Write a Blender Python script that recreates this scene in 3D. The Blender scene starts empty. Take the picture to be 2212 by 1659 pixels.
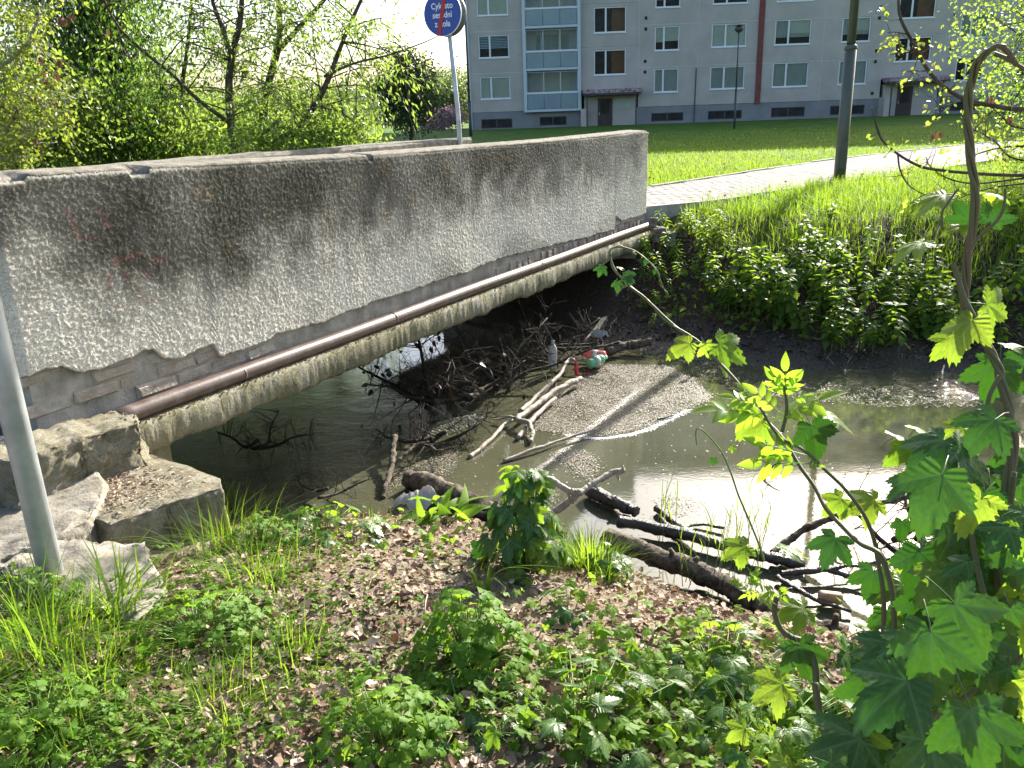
import bpy, math, random
import numpy as np
from mathutils import Vector, Matrix

# ------------------------------------------------------------------ camera, sky, sun, exposure
S = bpy.context.scene
EYE = 2.4                      # eye height above the water (water is z = 0)
FPX = 1789.0                   # focal length in pixels of a 2212 x 1659 frame
PITCH, ROLL = math.radians(18.1), math.radians(-2.0)
cam = bpy.data.cameras.new('camera')
cam.sensor_width = 36.0
cam.lens = 36.0 * FPX / 2212.0
cam.clip_start = 0.05
cam.clip_end = 3000.0
cam_o = bpy.data.objects.new('camera', cam)
S.collection.objects.link(cam_o)
cam_o.location = (0, 0, EYE)
RM = Matrix.Rotation(math.pi / 2 - PITCH, 3, 'X') @ Matrix.Rotation(ROLL, 3, 'Z')
cam_o.rotation_euler = RM.to_euler()
S.camera = cam_o

SUN_AZ, SUN_EL = math.radians(33.0), math.radians(29.5)   # azimuth to the right of +Y
w = bpy.data.worlds.new('World')
S.world = w
w.use_nodes = True
nt = w.node_tree
for n in list(nt.nodes): nt.nodes.remove(n)
out = nt.nodes.new('ShaderNodeOutputWorld')
bg = nt.nodes.new('ShaderNodeBackground')
sky = nt.nodes.new('ShaderNodeTexSky')
sky.sky_type = 'NISHITA'
sky.sun_disc = False
sky.sun_elevation = SUN_EL
sky.sun_rotation = SUN_AZ
sky.air_density = 1.0
sky.dust_density = 3.2
sky.ozone_density = 1.5
nt.links.new(sky.outputs[0], bg.inputs[0])
bg.inputs[1].default_value = 0.105
nt.links.new(bg.outputs[0], out.inputs[0])
sun = bpy.data.lights.new('sun', 'SUN')
sun.energy = 5.0
sun.angle = math.radians(0.53)
sun.color = (1.0, 0.945, 0.85)
sun_o = bpy.data.objects.new('sun', sun)
S.collection.objects.link(sun_o)
SD = Vector((math.sin(SUN_AZ) * math.cos(SUN_EL), math.cos(SUN_AZ) * math.cos(SUN_EL), math.sin(SUN_EL)))
sun_o.rotation_euler = SD.to_track_quat('Z', 'Y').to_euler()
sun_o.location = (20, 20, 40)
S.view_settings.view_transform = 'Standard'
S.view_settings.look = 'None'
S.view_settings.gamma = 1.0
S.view_settings.exposure = 1.7
S.cycles.use_adaptive_sampling = True
S.cycles.adaptive_threshold = 0.02
S.cycles.max_bounces = 6
S.cycles.diffuse_bounces = 2
S.cycles.glossy_bounces = 2
S.cycles.transmission_bounces = 6
S.cycles.transparent_max_bounces = 6
S.cycles.caustics_reflective = False
S.cycles.caustics_refractive = False
S.cycles.sample_clamp_indirect = 6.0

# ------------------------------------------------------------------ helpers
rng = np.random.default_rng(7)
random.seed(7)
RN = np.array(RM)
A0 = np.array([-2.195, 3.651, 0.0])          # near end of the bridge front
BA = math.radians(30.0)
BD = np.array([math.sin(BA), math.cos(BA), 0.0])
BN = np.array([math.cos(BA), -math.sin(BA), 0.0])

def ray(x, y):
    return RN @ np.array([(x - 1106) / FPX, (829.5 - y) / FPX, -1.0])
def at(x, y, z):                              # photo point on the level z
    d = ray(x, y); t = (z - EYE) / d[2]
    return d * t + np.array([0, 0, EYE])
def aY(x, y, Y):                              # photo point at the distance Y
    d = ray(x, y)
    return d * (Y / d[1]) + np.array([0, 0, EYE])
def B(u, v, z):                               # bridge coordinates: along, across, up
    p = A0 + BD * u + BN * v
    return np.array([p[0], p[1], z])
def Bv(U, V, Z):
    U, V, Z = np.broadcast_arrays(np.asarray(U, float), np.asarray(V, float), np.asarray(Z, float))
    P = A0[None] + U.reshape(-1, 1) * BD[None] + V.reshape(-1, 1) * BN[None]
    P[:, 2] = Z.reshape(-1)
    return P
def toUV(x, y):
    rx, ry = x - A0[0], y - A0[1]
    return rx * BD[0] + ry * BD[1], rx * BN[0] + ry * BN[1]

KIDS = {}
WO = {}                                       # world origin of every object made here
def mesh_data(name, V, F, mat=None, attrs=None, smooth=True, mats=None, midx=None):
    V = np.asarray(V, np.float32)
    me = bpy.data.meshes.new(name)
    if isinstance(F, np.ndarray): F = [F]
    F = [np.asarray(f, np.int32) for f in F if len(f)]
    me.vertices.add(len(V))
    me.vertices.foreach_set('co', V.ravel())
    lt = np.concatenate([np.full(len(f), f.shape[1], np.int32) for f in F])
    li = np.concatenate([f.ravel() for f in F])
    me.loops.add(len(li))
    me.loops.foreach_set('vertex_index', li)
    me.polygons.add(len(lt))
    ls = np.concatenate([[0], np.cumsum(lt)[:-1]]).astype(np.int32)
    me.polygons.foreach_set('loop_start', ls)
    me.polygons.foreach_set('loop_total', lt)
    me.polygons.foreach_set('use_smooth', np.full(len(lt), bool(smooth)))
    for m in (mats or ([mat] if mat else [])): me.materials.append(m)
    if midx is not None: me.polygons.foreach_set('material_index', np.asarray(midx, np.int32))
    for k, a in (attrs or {}).items():
        at_ = me.attributes.new(k, 'FLOAT', 'POINT')
        at_.data.foreach_set('value', np.asarray(a, np.float32))
    me.update(calc_edges=True)
    return me
def link(name, me, parent=None, origin=None):
    o = bpy.data.objects.new(name, me)
    S.collection.objects.link(o)
    if parent is not None:
        o.parent = parent; KIDS.setdefault(parent, []).append(o)
    WO[o.name] = np.zeros(3) if origin is None else np.asarray(origin, float)
    return o
def obj(name, V, F, mat=None, parent=None, attrs=None, smooth=True, mats=None, midx=None, origin=None):
    """world-space vertices -> object whose origin is at its base (or at its parent)"""
    V = np.asarray(V, float)
    if parent is not None:
        org = WO[parent.name]
    else:
        org = np.array([V[:, 0].mean(), V[:, 1].mean(), V[:, 2].min()]) if origin is None else np.asarray(origin, float)
    me = mesh_data(name, V - org, F, mat, attrs, smooth, mats, midx)
    o = link(name, me, parent, org)
    if parent is None: o.location = org
    return o
def empty(name, loc):
    o = bpy.data.objects.new(name, None)
    S.collection.objects.link(o)
    o.empty_display_size = 0.1
    o.location = loc
    WO[o.name] = np.asarray(loc, float)
    return o
def tag(o, label=None, cat=None, group=None, kind=None):
    if label: o['label'] = label
    if cat: o['category'] = cat
    if group: o['group'] = group
    if kind: o['kind'] = kind
    return o
def copy_tree(o, parent=None):
    c = o.copy(); S.collection.objects.link(c)
    if parent is not None: c.parent = parent
    for ch in KIDS.get(o, ()): copy_tree(ch, c)
    return c

class MB:
    """collects shapes (world space) into one mesh"""
    def __init__(s): s.V = []; s.F3 = []; s.F4 = []; s.T = []; s.n = 0
    def add(s, V, F, t=0.5):
        V = np.asarray(V, float); F = np.asarray(F, int)
        s.V.append(V)
        (s.F3 if F.shape[1] == 3 else s.F4).append(F + s.n)
        s.T.append(np.full(len(V), t) if np.isscalar(t) else np.asarray(t))
        s.n += len(V); return s
    def box(s, lo, hi, fr=None, t=0.5):
        """axis box in a frame fr(a,b,c)->world"""
        a0, b0, c0 = lo; a1, b1, c1 = hi
        P = [(a0,b0,c0),(a1,b0,c0),(a1,b1,c0),(a0,b1,c0),(a0,b0,c1),(a1,b0,c1),(a1,b1,c1),(a0,b1,c1)]
        if fr: P = [fr(*p) for p in P]
        return s.add(P, [(0,3,2,1),(4,5,6,7),(0,1,5,4),(1,2,6,5),(2,3,7,6),(3,0,4,7)], t)
    def tube(s, P, R, n=8, t=0.5):
        V, F, C = tube(P, R, n); s.add(V, F, t)
        if len(C): s.F3.append(C + (s.n - len(V)))
        return s
    def build(s, name, mat=None, parent=None, smooth=False, origin=None):
        V = np.concatenate(s.V)
        F = []
        if s.F4: F.append(np.concatenate(s.F4))
        if s.F3: F.append(np.concatenate(s.F3))
        return obj(name, V, F, mat, parent, {'tint': np.concatenate(s.T)}, smooth, origin=origin)

def tube(P, R, n=8):
    P = np.asarray(P, float); k = len(P)
    R = np.broadcast_to(np.asarray(R, float), (k,))
    T = np.gradient(P, axis=0); T /= np.linalg.norm(T, axis=1)[:, None] + 1e-9
    ref = np.array([0, 0, 1.0]) if abs(T[0][2]) < 0.9 else np.array([1.0, 0, 0])
    V = np.zeros((k, n, 3)); a = np.arange(n) * 2 * math.pi / n
    N = np.cross(T[0], ref); N /= np.linalg.norm(N) + 1e-9
    for i in range(k):
        N = N - T[i] * (N @ T[i]); N /= np.linalg.norm(N) + 1e-9
        Bb = np.cross(T[i], N)
        V[i] = P[i] + R[i] * (np.cos(a)[:, None] * N + np.sin(a)[:, None] * Bb)
    V = V.reshape(-1, 3)
    i, j = np.meshgrid(np.arange(k - 1), np.arange(n), indexing='ij')
    j2 = (j + 1) % n
    F = np.stack([i * n + j, i * n + j2, (i + 1) * n + j2, (i + 1) * n + j], -1).reshape(-1, 4)
    V = np.vstack([V, P[0], P[-1]])
    jj = np.arange(n); j2 = (jj + 1) % n
    C = np.vstack([np.stack([j2, jj, np.full(n, k * n)], 1), np.stack([(k - 1) * n + jj, (k - 1) * n + j2, np.full(n, k * n + 1)], 1)])
    return V, F, C
def smooth_path(P, m=6):
    """Catmull-Rom through the points"""
    P = np.asarray(P, float)
    Q = np.vstack([2 * P[0] - P[1], P, 2 * P[-1] - P[-2]])
    out = []
    for i in range(1, len(Q) - 2):
        for t in np.linspace(0, 1, m, endpoint=False):
            p0, p1, p2, p3 = Q[i - 1], Q[i], Q[i + 1], Q[i + 2]
            out.append(0.5 * (2 * p1 + (p2 - p0) * t + (2 * p0 - 5 * p1 + 4 * p2 - p3) * t * t + (3 * p1 - p0 - 3 * p2 + p3) * t ** 3))
    out.append(P[-1])
    return np.array(out)
_ph = rng.uniform(0, 6.28, (40, 3))
def wob(x, y, s=1.0, k=0):
    """smooth pseudo noise, about -1..1"""
    r = 0
    for i in range(5):
        f = s * (1.0 + 0.9 * i); a = _ph[(i + k * 5) % 40]
        r = r + np.sin(x * f * math.cos(a[0]) + y * f * math.sin(a[0]) + a[1]) * np.cos((x * math.sin(a[2]) - y * math.cos(a[2])) * f * 0.83 + a[0]) / (1 + 0.7 * i)
    return r / 1.7
def sstep(a, b, x):
    t = np.clip((x - a) / (b - a), 0, 1); return t * t * (3 - 2 * t)
def fbm2(nu, nz, sizes, r):
    out = np.zeros((nu, nz))
    for sz, amp in sizes:
        a = r.standard_normal((nu + 2 * sz, nz + 2 * sz))
        k = np.ones(sz) / sz
        for _ in range(2):
            a = np.apply_along_axis(lambda m: np.convolve(m, k, 'same'), 0, a)
            a = np.apply_along_axis(lambda m: np.convolve(m, k, 'same'), 1, a)
        a = a[sz:sz + nu, sz:sz + nz]
        out += amp * a / (a.std() + 1e-9)
    return out

# ------------------------------------------------------------------ materials
def nodes(name):
    m = bpy.data.materials.new(name); m.use_nodes = True
    t = m.node_tree
    for n in list(t.nodes): t.nodes.remove(n)
    o = t.nodes.new('ShaderNodeOutputMaterial')
    p = t.nodes.new('ShaderNodeBsdfPrincipled')
    t.links.new(p.outputs[0], o.inputs[0])
    return m, t, p, o
def N(t, kind, **kw):
    n = t.nodes.new(kind)
    for k, v in kw.items():
        if k.startswith('i_'):
            n.inputs[int(k[2:]) if k[2:].isdigit() else k[2:]].default_value = v
        else: setattr(n, k, v)
    return n
def L(t, a, b): t.links.new(a, b)
def noise(t, scale, detail=4, rough=0.55, vec=None, sc=None):
    n = N(t, 'ShaderNodeTexNoise'); n.inputs['Scale'].default_value = scale
    n.inputs['Detail'].default_value = detail; n.inputs['Roughness'].default_value = rough
    if vec is None:
        tc = N(t, 'ShaderNodeTexCoord'); vec = tc.outputs['Object']
    if sc:
        mp = N(t, 'ShaderNodeMapping'); mp.inputs['Scale'].default_value = sc
        L(t, vec, mp.inputs['Vector']); vec = mp.outputs[0]
    L(t, vec, n.inputs['Vector'])
    return n.outputs['Fac']
def ramp(t, fac, stops):
    r = N(t, 'ShaderNodeValToRGB'); e = r.color_ramp.elements
    while len(e) < len(stops): e.new(0.5)
    for x, (p, c) in zip(e, stops):
        x.position = p; x.color = (c[0], c[1], c[2], 1) if not np.isscalar(c) else (c, c, c, 1)
    L(t, fac, r.inputs[0])
    return r.outputs[0]
def mix(t, fac, a, b, mode='MIX'):
    n = N(t, 'ShaderNodeMix', data_type='RGBA', blend_type=mode)
    for sock, val in ((n.inputs[0], fac), (n.inputs[6], a), (n.inputs[7], b)):
        if isinstance(val, bpy.types.NodeSocket): L(t, val, sock)
        elif np.isscalar(val): sock.default_value = val if sock.type == 'VALUE' else (val, val, val, 1)
        else: sock.default_value = (*val, 1)
    return n.outputs[2]
def attr(t, name):
    return N(t, 'ShaderNodeAttribute', attribute_name=name).outputs['Fac']
def mth(t, op, a, b=0.0):
    n = N(t, 'ShaderNodeMath', operation=op)
    for s, v in zip(n.inputs, (a, b)):
        if isinstance(v, bpy.types.NodeSocket): L(t, v, s)
        else: s.default_value = v
    return n.outputs[0]
def bump(t, p, h, strength, dist=0.01, prev=None):
    b = N(t, 'ShaderNodeBump'); b.inputs['Strength'].default_value = strength; b.inputs['Distance'].default_value = dist
    L(t, h, b.inputs['Height'])
    if prev is not None: L(t, prev, b.inputs['Normal'])
    L(t, b.outputs[0], p.inputs['Normal'])
    return b.outputs[0]
def simple(name, c1, c2=None, scale=6.0, rough=0.8, bs=0.3, bscale=40.0, bd=0.01, spec=0.3, metal=0.0, tintc=None, detail=5, sc=None):
    """colour varied by noise, fine relief by a second noise, optional per-piece tint"""
    m, t, p, o = nodes(name)
    col = None
    if c2 is not None:
        f = noise(t, scale, detail, 0.6, sc=sc)
        col = ramp(t, f, [(0.34, c1), (0.66, c2)])
    if tintc is not None:
        col = mix(t, attr(t, 'tint'), col if col is not None else c1, tintc)
    if col is not None: L(t, col, p.inputs['Base Color'])
    else: p.inputs['Base Color'].default_value = (*c1, 1)
    p.inputs['Roughness'].default_value = rough
    p.inputs['Specular IOR Level'].default_value = spec
    p.inputs['Metallic'].default_value = metal
    if bs > 0: bump(t, p, noise(t, bscale, 5, 0.6), bs, bd)
    return m
def leafmat(name, ca, cb, ta, tb, trans=0.5, rough=0.42, spec=0.45, per_obj=False, vein=None, pat=None):
    """two-sided leaf: glossy diffuse on top, translucent through"""
    m, t, p, o = nodes(name)
    if per_obj: f = N(t, 'ShaderNodeObjectInfo').outputs['Random']
    else: f = attr(t, 'tint')
    col = mix(t, f, ca, cb); tcol = mix(t, f, ta, tb)
    if pat:
        nz = noise(t, pat, 3, 0.6)
        col = mix(t, mth(t, 'MULTIPLY', nz, 0.8), col, tuple(x * 0.4 for x in ca)); tcol = mix(t, mth(t, 'MULTIPLY', nz, 0.7), tcol, tuple(x * 0.45 for x in ta))
    if vein:
        va = attr(t, 'vein')
        col = mix(t, va, col, vein); tcol = mix(t, mth(t, 'MULTIPLY', va, 0.5), tcol, tuple(x * 0.6 for x in ta))
    L(t, col, p.inputs['Base Color'])
    p.inputs['Roughness'].default_value = rough
    p.inputs['Specular IOR Level'].default_value = spec
    tr = N(t, 'ShaderNodeBsdfTranslucent')
    L(t, tcol, tr.inputs['Color'])
    ms = N(t, 'ShaderNodeMixShader'); ms.inputs[0].default_value = trans
    L(t, p.outputs[0], ms.inputs[1]); L(t, tr.outputs[0], ms.inputs[2])
    L(t, ms.outputs[0], o.inputs[0])
    return m

# ------------------------------------------------------------------ ground
SN_V = [-30, -3.0, -0.2, 0.3, 0.7, 1.3, 1.85, 2.4, 3.0, 3.6, 6, 30]
SN_U = [1.2, 0.75, 0.75, 0.75, 1.25, 1.55, 1.75, 1.6, 1.45, 1.5, 1.6, 1.5]
SF_V = [-30, -3.0, 0.0, 0.9, 2.2, 3.4, 4.2, 8, 30]
SF_U = [6.6, 6.6, 5.9, 5.85, 5.75, 6.2, 6.15, 6.2, 6.2]
NP = ([-30, -6, -3, -1.9, -1.2, -0.7, -0.3, 0, 0.3, 1.0], [1.05, 0.92, 0.86, 0.80, 0.66, 0.47, 0.22, 0.0, -0.14, -0.35])
FP = ([-1, 0, 0.3, 0.6, 1.2, 1.8, 2.5, 3.4, 5.0, 60], [-0.35, 0, 0.10, 0.22, 0.54, 0.85, 1.10, 1.165, 1.18, 1.19])
def hz(x, y, fine=True):
    x = np.asarray(x, float); y = np.asarray(y, float)
    u, v = toUV(x, y)
    zn = np.interp(u - np.interp(v, SN_V, SN_U), *NP)
    zf = np.interp(u - np.interp(v, SF_V, SF_U), *FP)
    z = np.where(u < 3.8, zn, zf)
    up = sstep(0.12, -0.25, v) * sstep(0.15, -0.25, u)
    z = z * (1 - up) + 1.08 * up
    bank = np.exp(-((z - 0.45) / 0.42) ** 2)
    z = z + bank * 0.05 * wob(x, y, 2.1, 1) + 0.018 * wob(x, y, 6.0, 2) * sstep(30, 12, y) * (z > -0.1)
    if fine: z = z + 0.008 * wob(x, y, 19.0, 3) * sstep(12, 6, y)
    return z + 0.13 * sstep(20, 60, y)
def lines(lo, a, b, hi, st, g=1.18):
    c = list(np.arange(a, b + st / 2, st)); d = st; q = a; r = b
    left, right = [], []
    while q > lo: d *= g; q -= d; left.append(q)
    d = st
    while r < hi: d *= g; r += d; right.append(r)
    return np.array(left[::-1] + c + right)
gx = lines(-1500, -4.2, 6.5, 1500, 0.065); gy = lines(-60, 0.4, 13.5, 1800, 0.065)
GX, GY = np.meshgrid(gx, gy, indexing='ij')
GZ = hz(GX, GY)
nx, ny = len(gx), len(gy)
ii, jj = np.meshgrid(np.arange(nx - 1), np.arange(ny - 1), indexing='ij')
GF = np.stack([ii * ny + jj, (ii + 1) * ny + jj, (ii + 1) * ny + jj + 1, ii * ny + jj + 1], -1).reshape(-1, 4)
gu, gv = toUV(GX, GY)
grassy = np.clip(sstep(8.2, 9.2, gu + 0.4 * wob(GX, GY, 1.5, 5)) + sstep(-9, -14, gv) + sstep(13, 17, GY) + sstep(-3, -5, gu) * 0.6, 0, 1)
mud = np.clip(sstep(0.34, 0.03, GZ + 0.05 * wob(GX, GY, 3, 6)), 0, 1) * (gu < 9)

m, t, p, o_ = nodes('soil')
n1 = noise(t, 3.0, 6, 0.65); n2 = noise(t, 26.0, 5, 0.7)
soil = ramp(t, n2, [(0.28, (0.07, 0.052, 0.036)), (0.5, (0.19, 0.15, 0.11)), (0.72, (0.36, 0.30, 0.235))])
soil = mix(t, mth(t, 'MULTIPLY', n1, 0.55), soil, (0.16, 0.13, 0.095))
green = ramp(t, noise(t, 0.9, 8, 0.75), [(0.3, (0.03, 0.07, 0.012)), (0.5, (0.065, 0.13, 0.018)), (0.7, (0.12, 0.19, 0.035))])
shaded_humus = ramp(t, n2, [(0.3, (0.022, 0.016, 0.011)), (0.55, (0.06, 0.045, 0.031)), (0.75, (0.12, 0.09, 0.062))])  # dark far-bank soil, with the plants' shadows painted into its colour
soil = mix(t, attr(t, 'shaded_humus'), soil, shaded_humus)
c = mix(t, attr(t, 'grass'), soil, green)
c = mix(t, attr(t, 'mud'), c, ramp(t, n2, [(0.3, (0.014, 0.010, 0.007)), (0.7, (0.065, 0.046, 0.030))]))
L(t, c, p.inputs['Base Color'])
L(t, mth(t, 'SUBTRACT', 0.92, mth(t, 'MULTIPLY', attr(t, 'mud'), 0.42)), p.inputs['Roughness'])
L(t, mth(t, 'ADD', 0.1, mth(t, 'MULTIPLY', attr(t, 'mud'), 0.35)), p.inputs['Specular IOR Level'])
bump(t, p, noise(t, 55, 6, 0.7), 0.9, 0.012)
M_soil = m
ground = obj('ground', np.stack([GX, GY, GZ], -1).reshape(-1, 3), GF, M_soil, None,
             {'grass': grassy.ravel(), 'mud': mud.ravel(), 'shaded_humus': sstep(4.0, 5.0, gu).ravel()}, True, origin=(0, 0, 0))
tag(ground, kind='structure')

# ------------------------------------------------------------------ water
m, t, p, o_ = nodes('murky_water')
wc = ramp(t, noise(t, 0.9, 4, 0.6), [(0.35, (0.060, 0.061, 0.036)), (0.7, (0.088, 0.088, 0.053))])
L(t, wc, p.inputs['Base Color'])
p.inputs['Roughness'].default_value = 0.035
p.inputs['IOR'].default_value = 1.9
tc = N(t, 'ShaderNodeTexCoord')
flow = mth(t, 'ADD', attr(t, 'flow'), 0.012)
h = mth(t, 'ADD', noise(t, 5.0, 3, 0.5, tc.outputs['Object']), mth(t, 'MULTIPLY', noise(t, 17.0, 4, 0.6, tc.outputs['Object'], (1.0, 2.2, 1)), 0.45))
h = mth(t, 'MULTIPLY', h, flow)
bump(t, p, h, 0.55, 0.06)
M_water = m
wu = np.linspace(-0.6, 9.5, 90); wv = np.concatenate([np.linspace(-60, -5, 30), np.linspace(-4.8, 8, 110), np.linspace(8.5, 60, 30)])
WU, WV = np.meshgrid(wu, wv, indexing='ij')
flow = 0.75 * sstep(4.3, 1.8, WU + 0.3 * wob(WU, WV, 2, 7)) * sstep(1.0, 0.1, WV) + 0.30 * sstep(5.0, 6.0, WU) * sstep(1.5, 2.5, WV) + 0.5 * sstep(-2, -4, WV)
ii, jj = np.meshgrid(np.arange(len(wu) - 1), np.arange(len(wv) - 1), indexing='ij'); k = len(wv)
water = obj('stream_water', Bv(WU.ravel(), WV.ravel(), 0.0), np.stack([ii * k + jj, ii * k + jj + 1, (ii + 1) * k + jj + 1, (ii + 1) * k + jj], -1).reshape(-1, 4),
            M_water, None, {'flow': np.clip(flow, 0, 1).ravel()}, True)
tag(water, kind='structure')

# ------------------------------------------------------------------ paved path on the far bank
M_paver = simple('paver_concrete', (0.24, 0.228, 0.21), (0.33, 0.315, 0.295), 9, 0.92, 0.25, 120, 0.004, spec=.12, tintc=(0.26, 0.24, 0.22))
M_kerb = simple('kerb_concrete', (0.24, 0.23, 0.21), (0.38, 0.36, 0.33), 7, 0.9, 0.4, 60, 0.006)
M_sand = simple('joint_sand', (0.16, 0.13, 0.095), (0.25, 0.21, 0.16), 20, 0.95, 0.3)
PZ = 1.215
pn = [B(6.0, -0.5, 0)[:2], B(8.05, -0.10, 0)[:2], (2.55, 11.0), (4.0, 12.15), (5.0, 12.98), (7.3, 14.8), (10.2, 17.1), (15.5, 21.0), (24, 26.5), (40, 34)]
pf = [B(6.0, -2.25, 0)[:2], B(8.0, -2.1, 0)[:2], (1.9, 13.0), (3.7, 14.9), (5.4, 16.7), (7.7, 19.0), (11.5, 22.0), (15.5, 24.8), (24, 30.0), (40, 38)]
def dense(P, m=8): return smooth_path(np.array([(a, b, 0) for a, b in P], float), m)[:, :2]
PN, PF = dense(pn), dense(pf)
k = len(PN)
V = np.vstack([np.c_[PN, np.full(k, PZ - 0.014)], np.c_[PF, np.full(k, PZ - 0.014)], np.c_[PN, np.full(k, PZ - 0.25)], np.c_[PF, np.full(k, PZ - 0.25)]])
a = np.arange(k - 1)
F = np.vstack([np.stack([a, a + 1, k + a + 1, k + a], 1), np.stack([2 * k + a, 2 * k + a + 1, a + 1, a], 1), np.stack([k + a, k + a + 1, 3 * k + a + 1, 3 * k + a], 1)])
path = obj('path', V, F, M_sand, None, None, False, origin=(5, 14, 1.0))
tag(path, kind='structure')
poly = np.vstack([PN, PF[::-1]])
def inside(P, Q):
    r = np.zeros(len(P), bool); j = len(Q) - 1
    for i in range(len(Q)):
        c_ = ((Q[i, 1] > P[:, 1]) != (Q[j, 1] > P[:, 1])) & (P[:, 0] < (Q[j, 0] - Q[i, 0]) * (P[:, 1] - Q[i, 1]) / (Q[j, 1] - Q[i, 1] + 1e-12) + Q[i, 0])
        r ^= c_; j = i
    return r
ga = math.radians(42); e1 = np.array([math.cos(ga), math.sin(ga)]); e2 = np.array([-math.sin(ga), math.cos(ga)])
PC = []
for r_ in range(-60, 120):
    for c_ in range(-40, 260):
        PC.append(np.array([2.0, 11.0]) + e1 * ((c_ + 0.5 * (r_ % 2)) * 0.202) + e2 * (r_ * 0.102))
PC = np.array(PC)
ok = inside(PC, poly) & inside(PC + e1 * 0.1, poly) & inside(PC - e1 * 0.1, poly) & (PC[:, 1] < 24) & (PC[:, 1] > 10.2)
PC = PC[ok]
PC = PC[np.argsort(np.hypot(PC[:, 0], PC[:, 1]))]
def paver_mesh():
    x, y, c_ = 0.0985, 0.0485, 0.006
    V = [(-x, -y, -.05), (x, -y, -.05), (x, y, -.05), (-x, y, -.05), (-x, -y, -c_), (x, -y, -c_), (x, y, -c_), (-x, y, -c_),
         (-x + c_, -y + c_, 0), (x - c_, -y + c_, 0), (x - c_, y - c_, 0), (-x + c_, y - c_, 0)]
    F = [(0, 1, 5, 4), (1, 2, 6, 5), (2, 3, 7, 6), (3, 0, 4, 7), (4, 5, 9, 8), (5, 6, 10, 9), (6, 7, 11, 10), (7, 4, 8, 11), (8, 9, 10, 11)]
    return np.array(V, float), np.array(F)
pv, pfc = paver_mesh()
vis = (PC @ np.array([1, 0]) > 1.4)
near_i = np.where(vis)[0][:300]
pms = [mesh_data('paver', pv, pfc, M_paver, {'tint': np.full(len(pv), q)}, False) for q in (0.1, 0.4, 0.7, 1.0)]
for q, i in enumerate(near_i):
    o = link('paver', pms[(q * 7 + q // 3) % 4], path, (0, 0, 0))
    o.location = (PC[i, 0] - 5, PC[i, 1] - 14, PZ + rng.uniform(-.003, .003) - 1.0)
    o.rotation_euler = (rng.normal(0, .006), rng.normal(0, .006), ga + rng.normal(0, .01))
rest = np.setdiff1d(np.arange(len(PC)), near_i)
Rg = np.array([[e1[0], e2[0], 0], [e1[1], e2[1], 0], [0, 0, 1]])
VV = (pv @ Rg.T)[None] + np.c_[PC[rest], PZ + rng.uniform(-.003, .003, len(rest))][:, None]
FF = pfc[None] + (np.arange(len(rest)) * len(pv))[:, None, None]
o = obj('paver_field', VV.reshape(-1, 3), FF.reshape(-1, 4), M_paver, path, {'tint': np.repeat(rng.uniform(0, 1, len(rest)), len(pv))}, False)
tag(o, kind='stuff')
def kerbs(P, side, n0, n1):
    seg = np.linalg.norm(np.diff(P, axis=0), axis=1); s = np.concatenate([[0], np.cumsum(seg)])
    for q in range(n0, n1):
        a, b = q * 1.0, q * 1.0 + 0.985
        if b > s[-1]: break
        p0 = np.array([np.interp(a, s, P[:, i]) for i in (0, 1)]); p1 = np.array([np.interp(b, s, P[:, i]) for i in (0, 1)])
        d = (p1 - p0) / np.linalg.norm(p1 - p0); nn = np.array([-d[1], d[0]]) * side
        dz = rng.normal(0, .006)
        fr = lambda a_, b_, c_: np.array([*(p0 + d * a_ + nn * b_), c_])
        l = np.linalg.norm(p1 - p0)
        mb = MB(); mb.box((0, 0.004, PZ - 0.24), (l, 0.075, PZ + 0.018 + dz), fr)
        mb.build('kerb_stone', M_kerb, path)
kerbs(PN, -1, 2, 26); kerbs(PF, 1, 3, 26)

# ------------------------------------------------------------------ footbridge
m, t, p, o_ = nodes('spatter_plaster')
base = ramp(t, noise(t, 30, 5, 0.65), [(0.3, (0.60, 0.56, 0.465)), (0.7, (0.79, 0.745, 0.64))])
dark = ramp(t, noise(t, 22, 6, 0.7), [(0.3, (0.045, 0.042, 0.030)), (0.72, (0.12, 0.113, 0.082))])
st = attr(t, 'stain')
c = mix(t, st, base, dark)
pit = ramp(t, noise(t, 140, 3, 0.7), [(0.38, 0.45), (0.55, 1.0)])
c = mix(t, 0.75, c, pit, 'MULTIPLY')
c = mix(t, mth(t, 'MULTIPLY', attr(t, 'ochre'), 0.4), c, (0.16, 0.11, 0.045))
c = mix(t, mth(t, 'MULTIPLY', attr(t, 'paint'), mth(t, 'ADD', 0.25, noise(t, 60, 4, 0.8))), c, (0.25, 0.085, 0.07))
L(t, c, p.inputs['Base Color'])
p.inputs['Roughness'].default_value = 0.9
p.inputs['Specular IOR Level'].default_value = 0.25
bump(t, p, noise(t, 110, 4, 0.7), 0.7, 0.006)
M_plaster = m
M_conc = simple('weathered_concrete', (0.20, 0.185, 0.15), (0.37, 0.35, 0.30), 9, 0.92, 0.6, 70, 0.008, detail=7)
M_coping = simple('coping_concrete', (0.12, 0.108, 0.085), (0.27, 0.25, 0.205), 14, 0.95, 0.8, 90, 0.008, spec=.15, detail=9)
m, t, p, o_ = nodes('mossy_slab_concrete')
f1 = noise(t, 7, 6, 0.65, sc=(1, 1, 0.35))
c = ramp(t, f1, [(0.3, (0.11, 0.108, 0.055)), (0.5, (0.22, 0.205, 0.12)), (0.7, (0.34, 0.325, 0.25))])
c = mix(t, 0.55, c, ramp(t, noise(t, 60, 4, 0.7), [(0.35, 0.4), (0.6, 1.0)]), 'MULTIPLY')
L(t, c, p.inputs['Base Color']); p.inputs['Roughness'].default_value = 0.95
bump(t, p, noise(t, 45, 6, 0.7), 0.9, 0.012)
M_slab = m
M_brick = simple('worn_brick', (0.24, 0.215, 0.17), (0.42, 0.39, 0.33), 16, 0.95, 0.8, 60, 0.01, tintc=(0.30, 0.24, 0.19))

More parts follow.
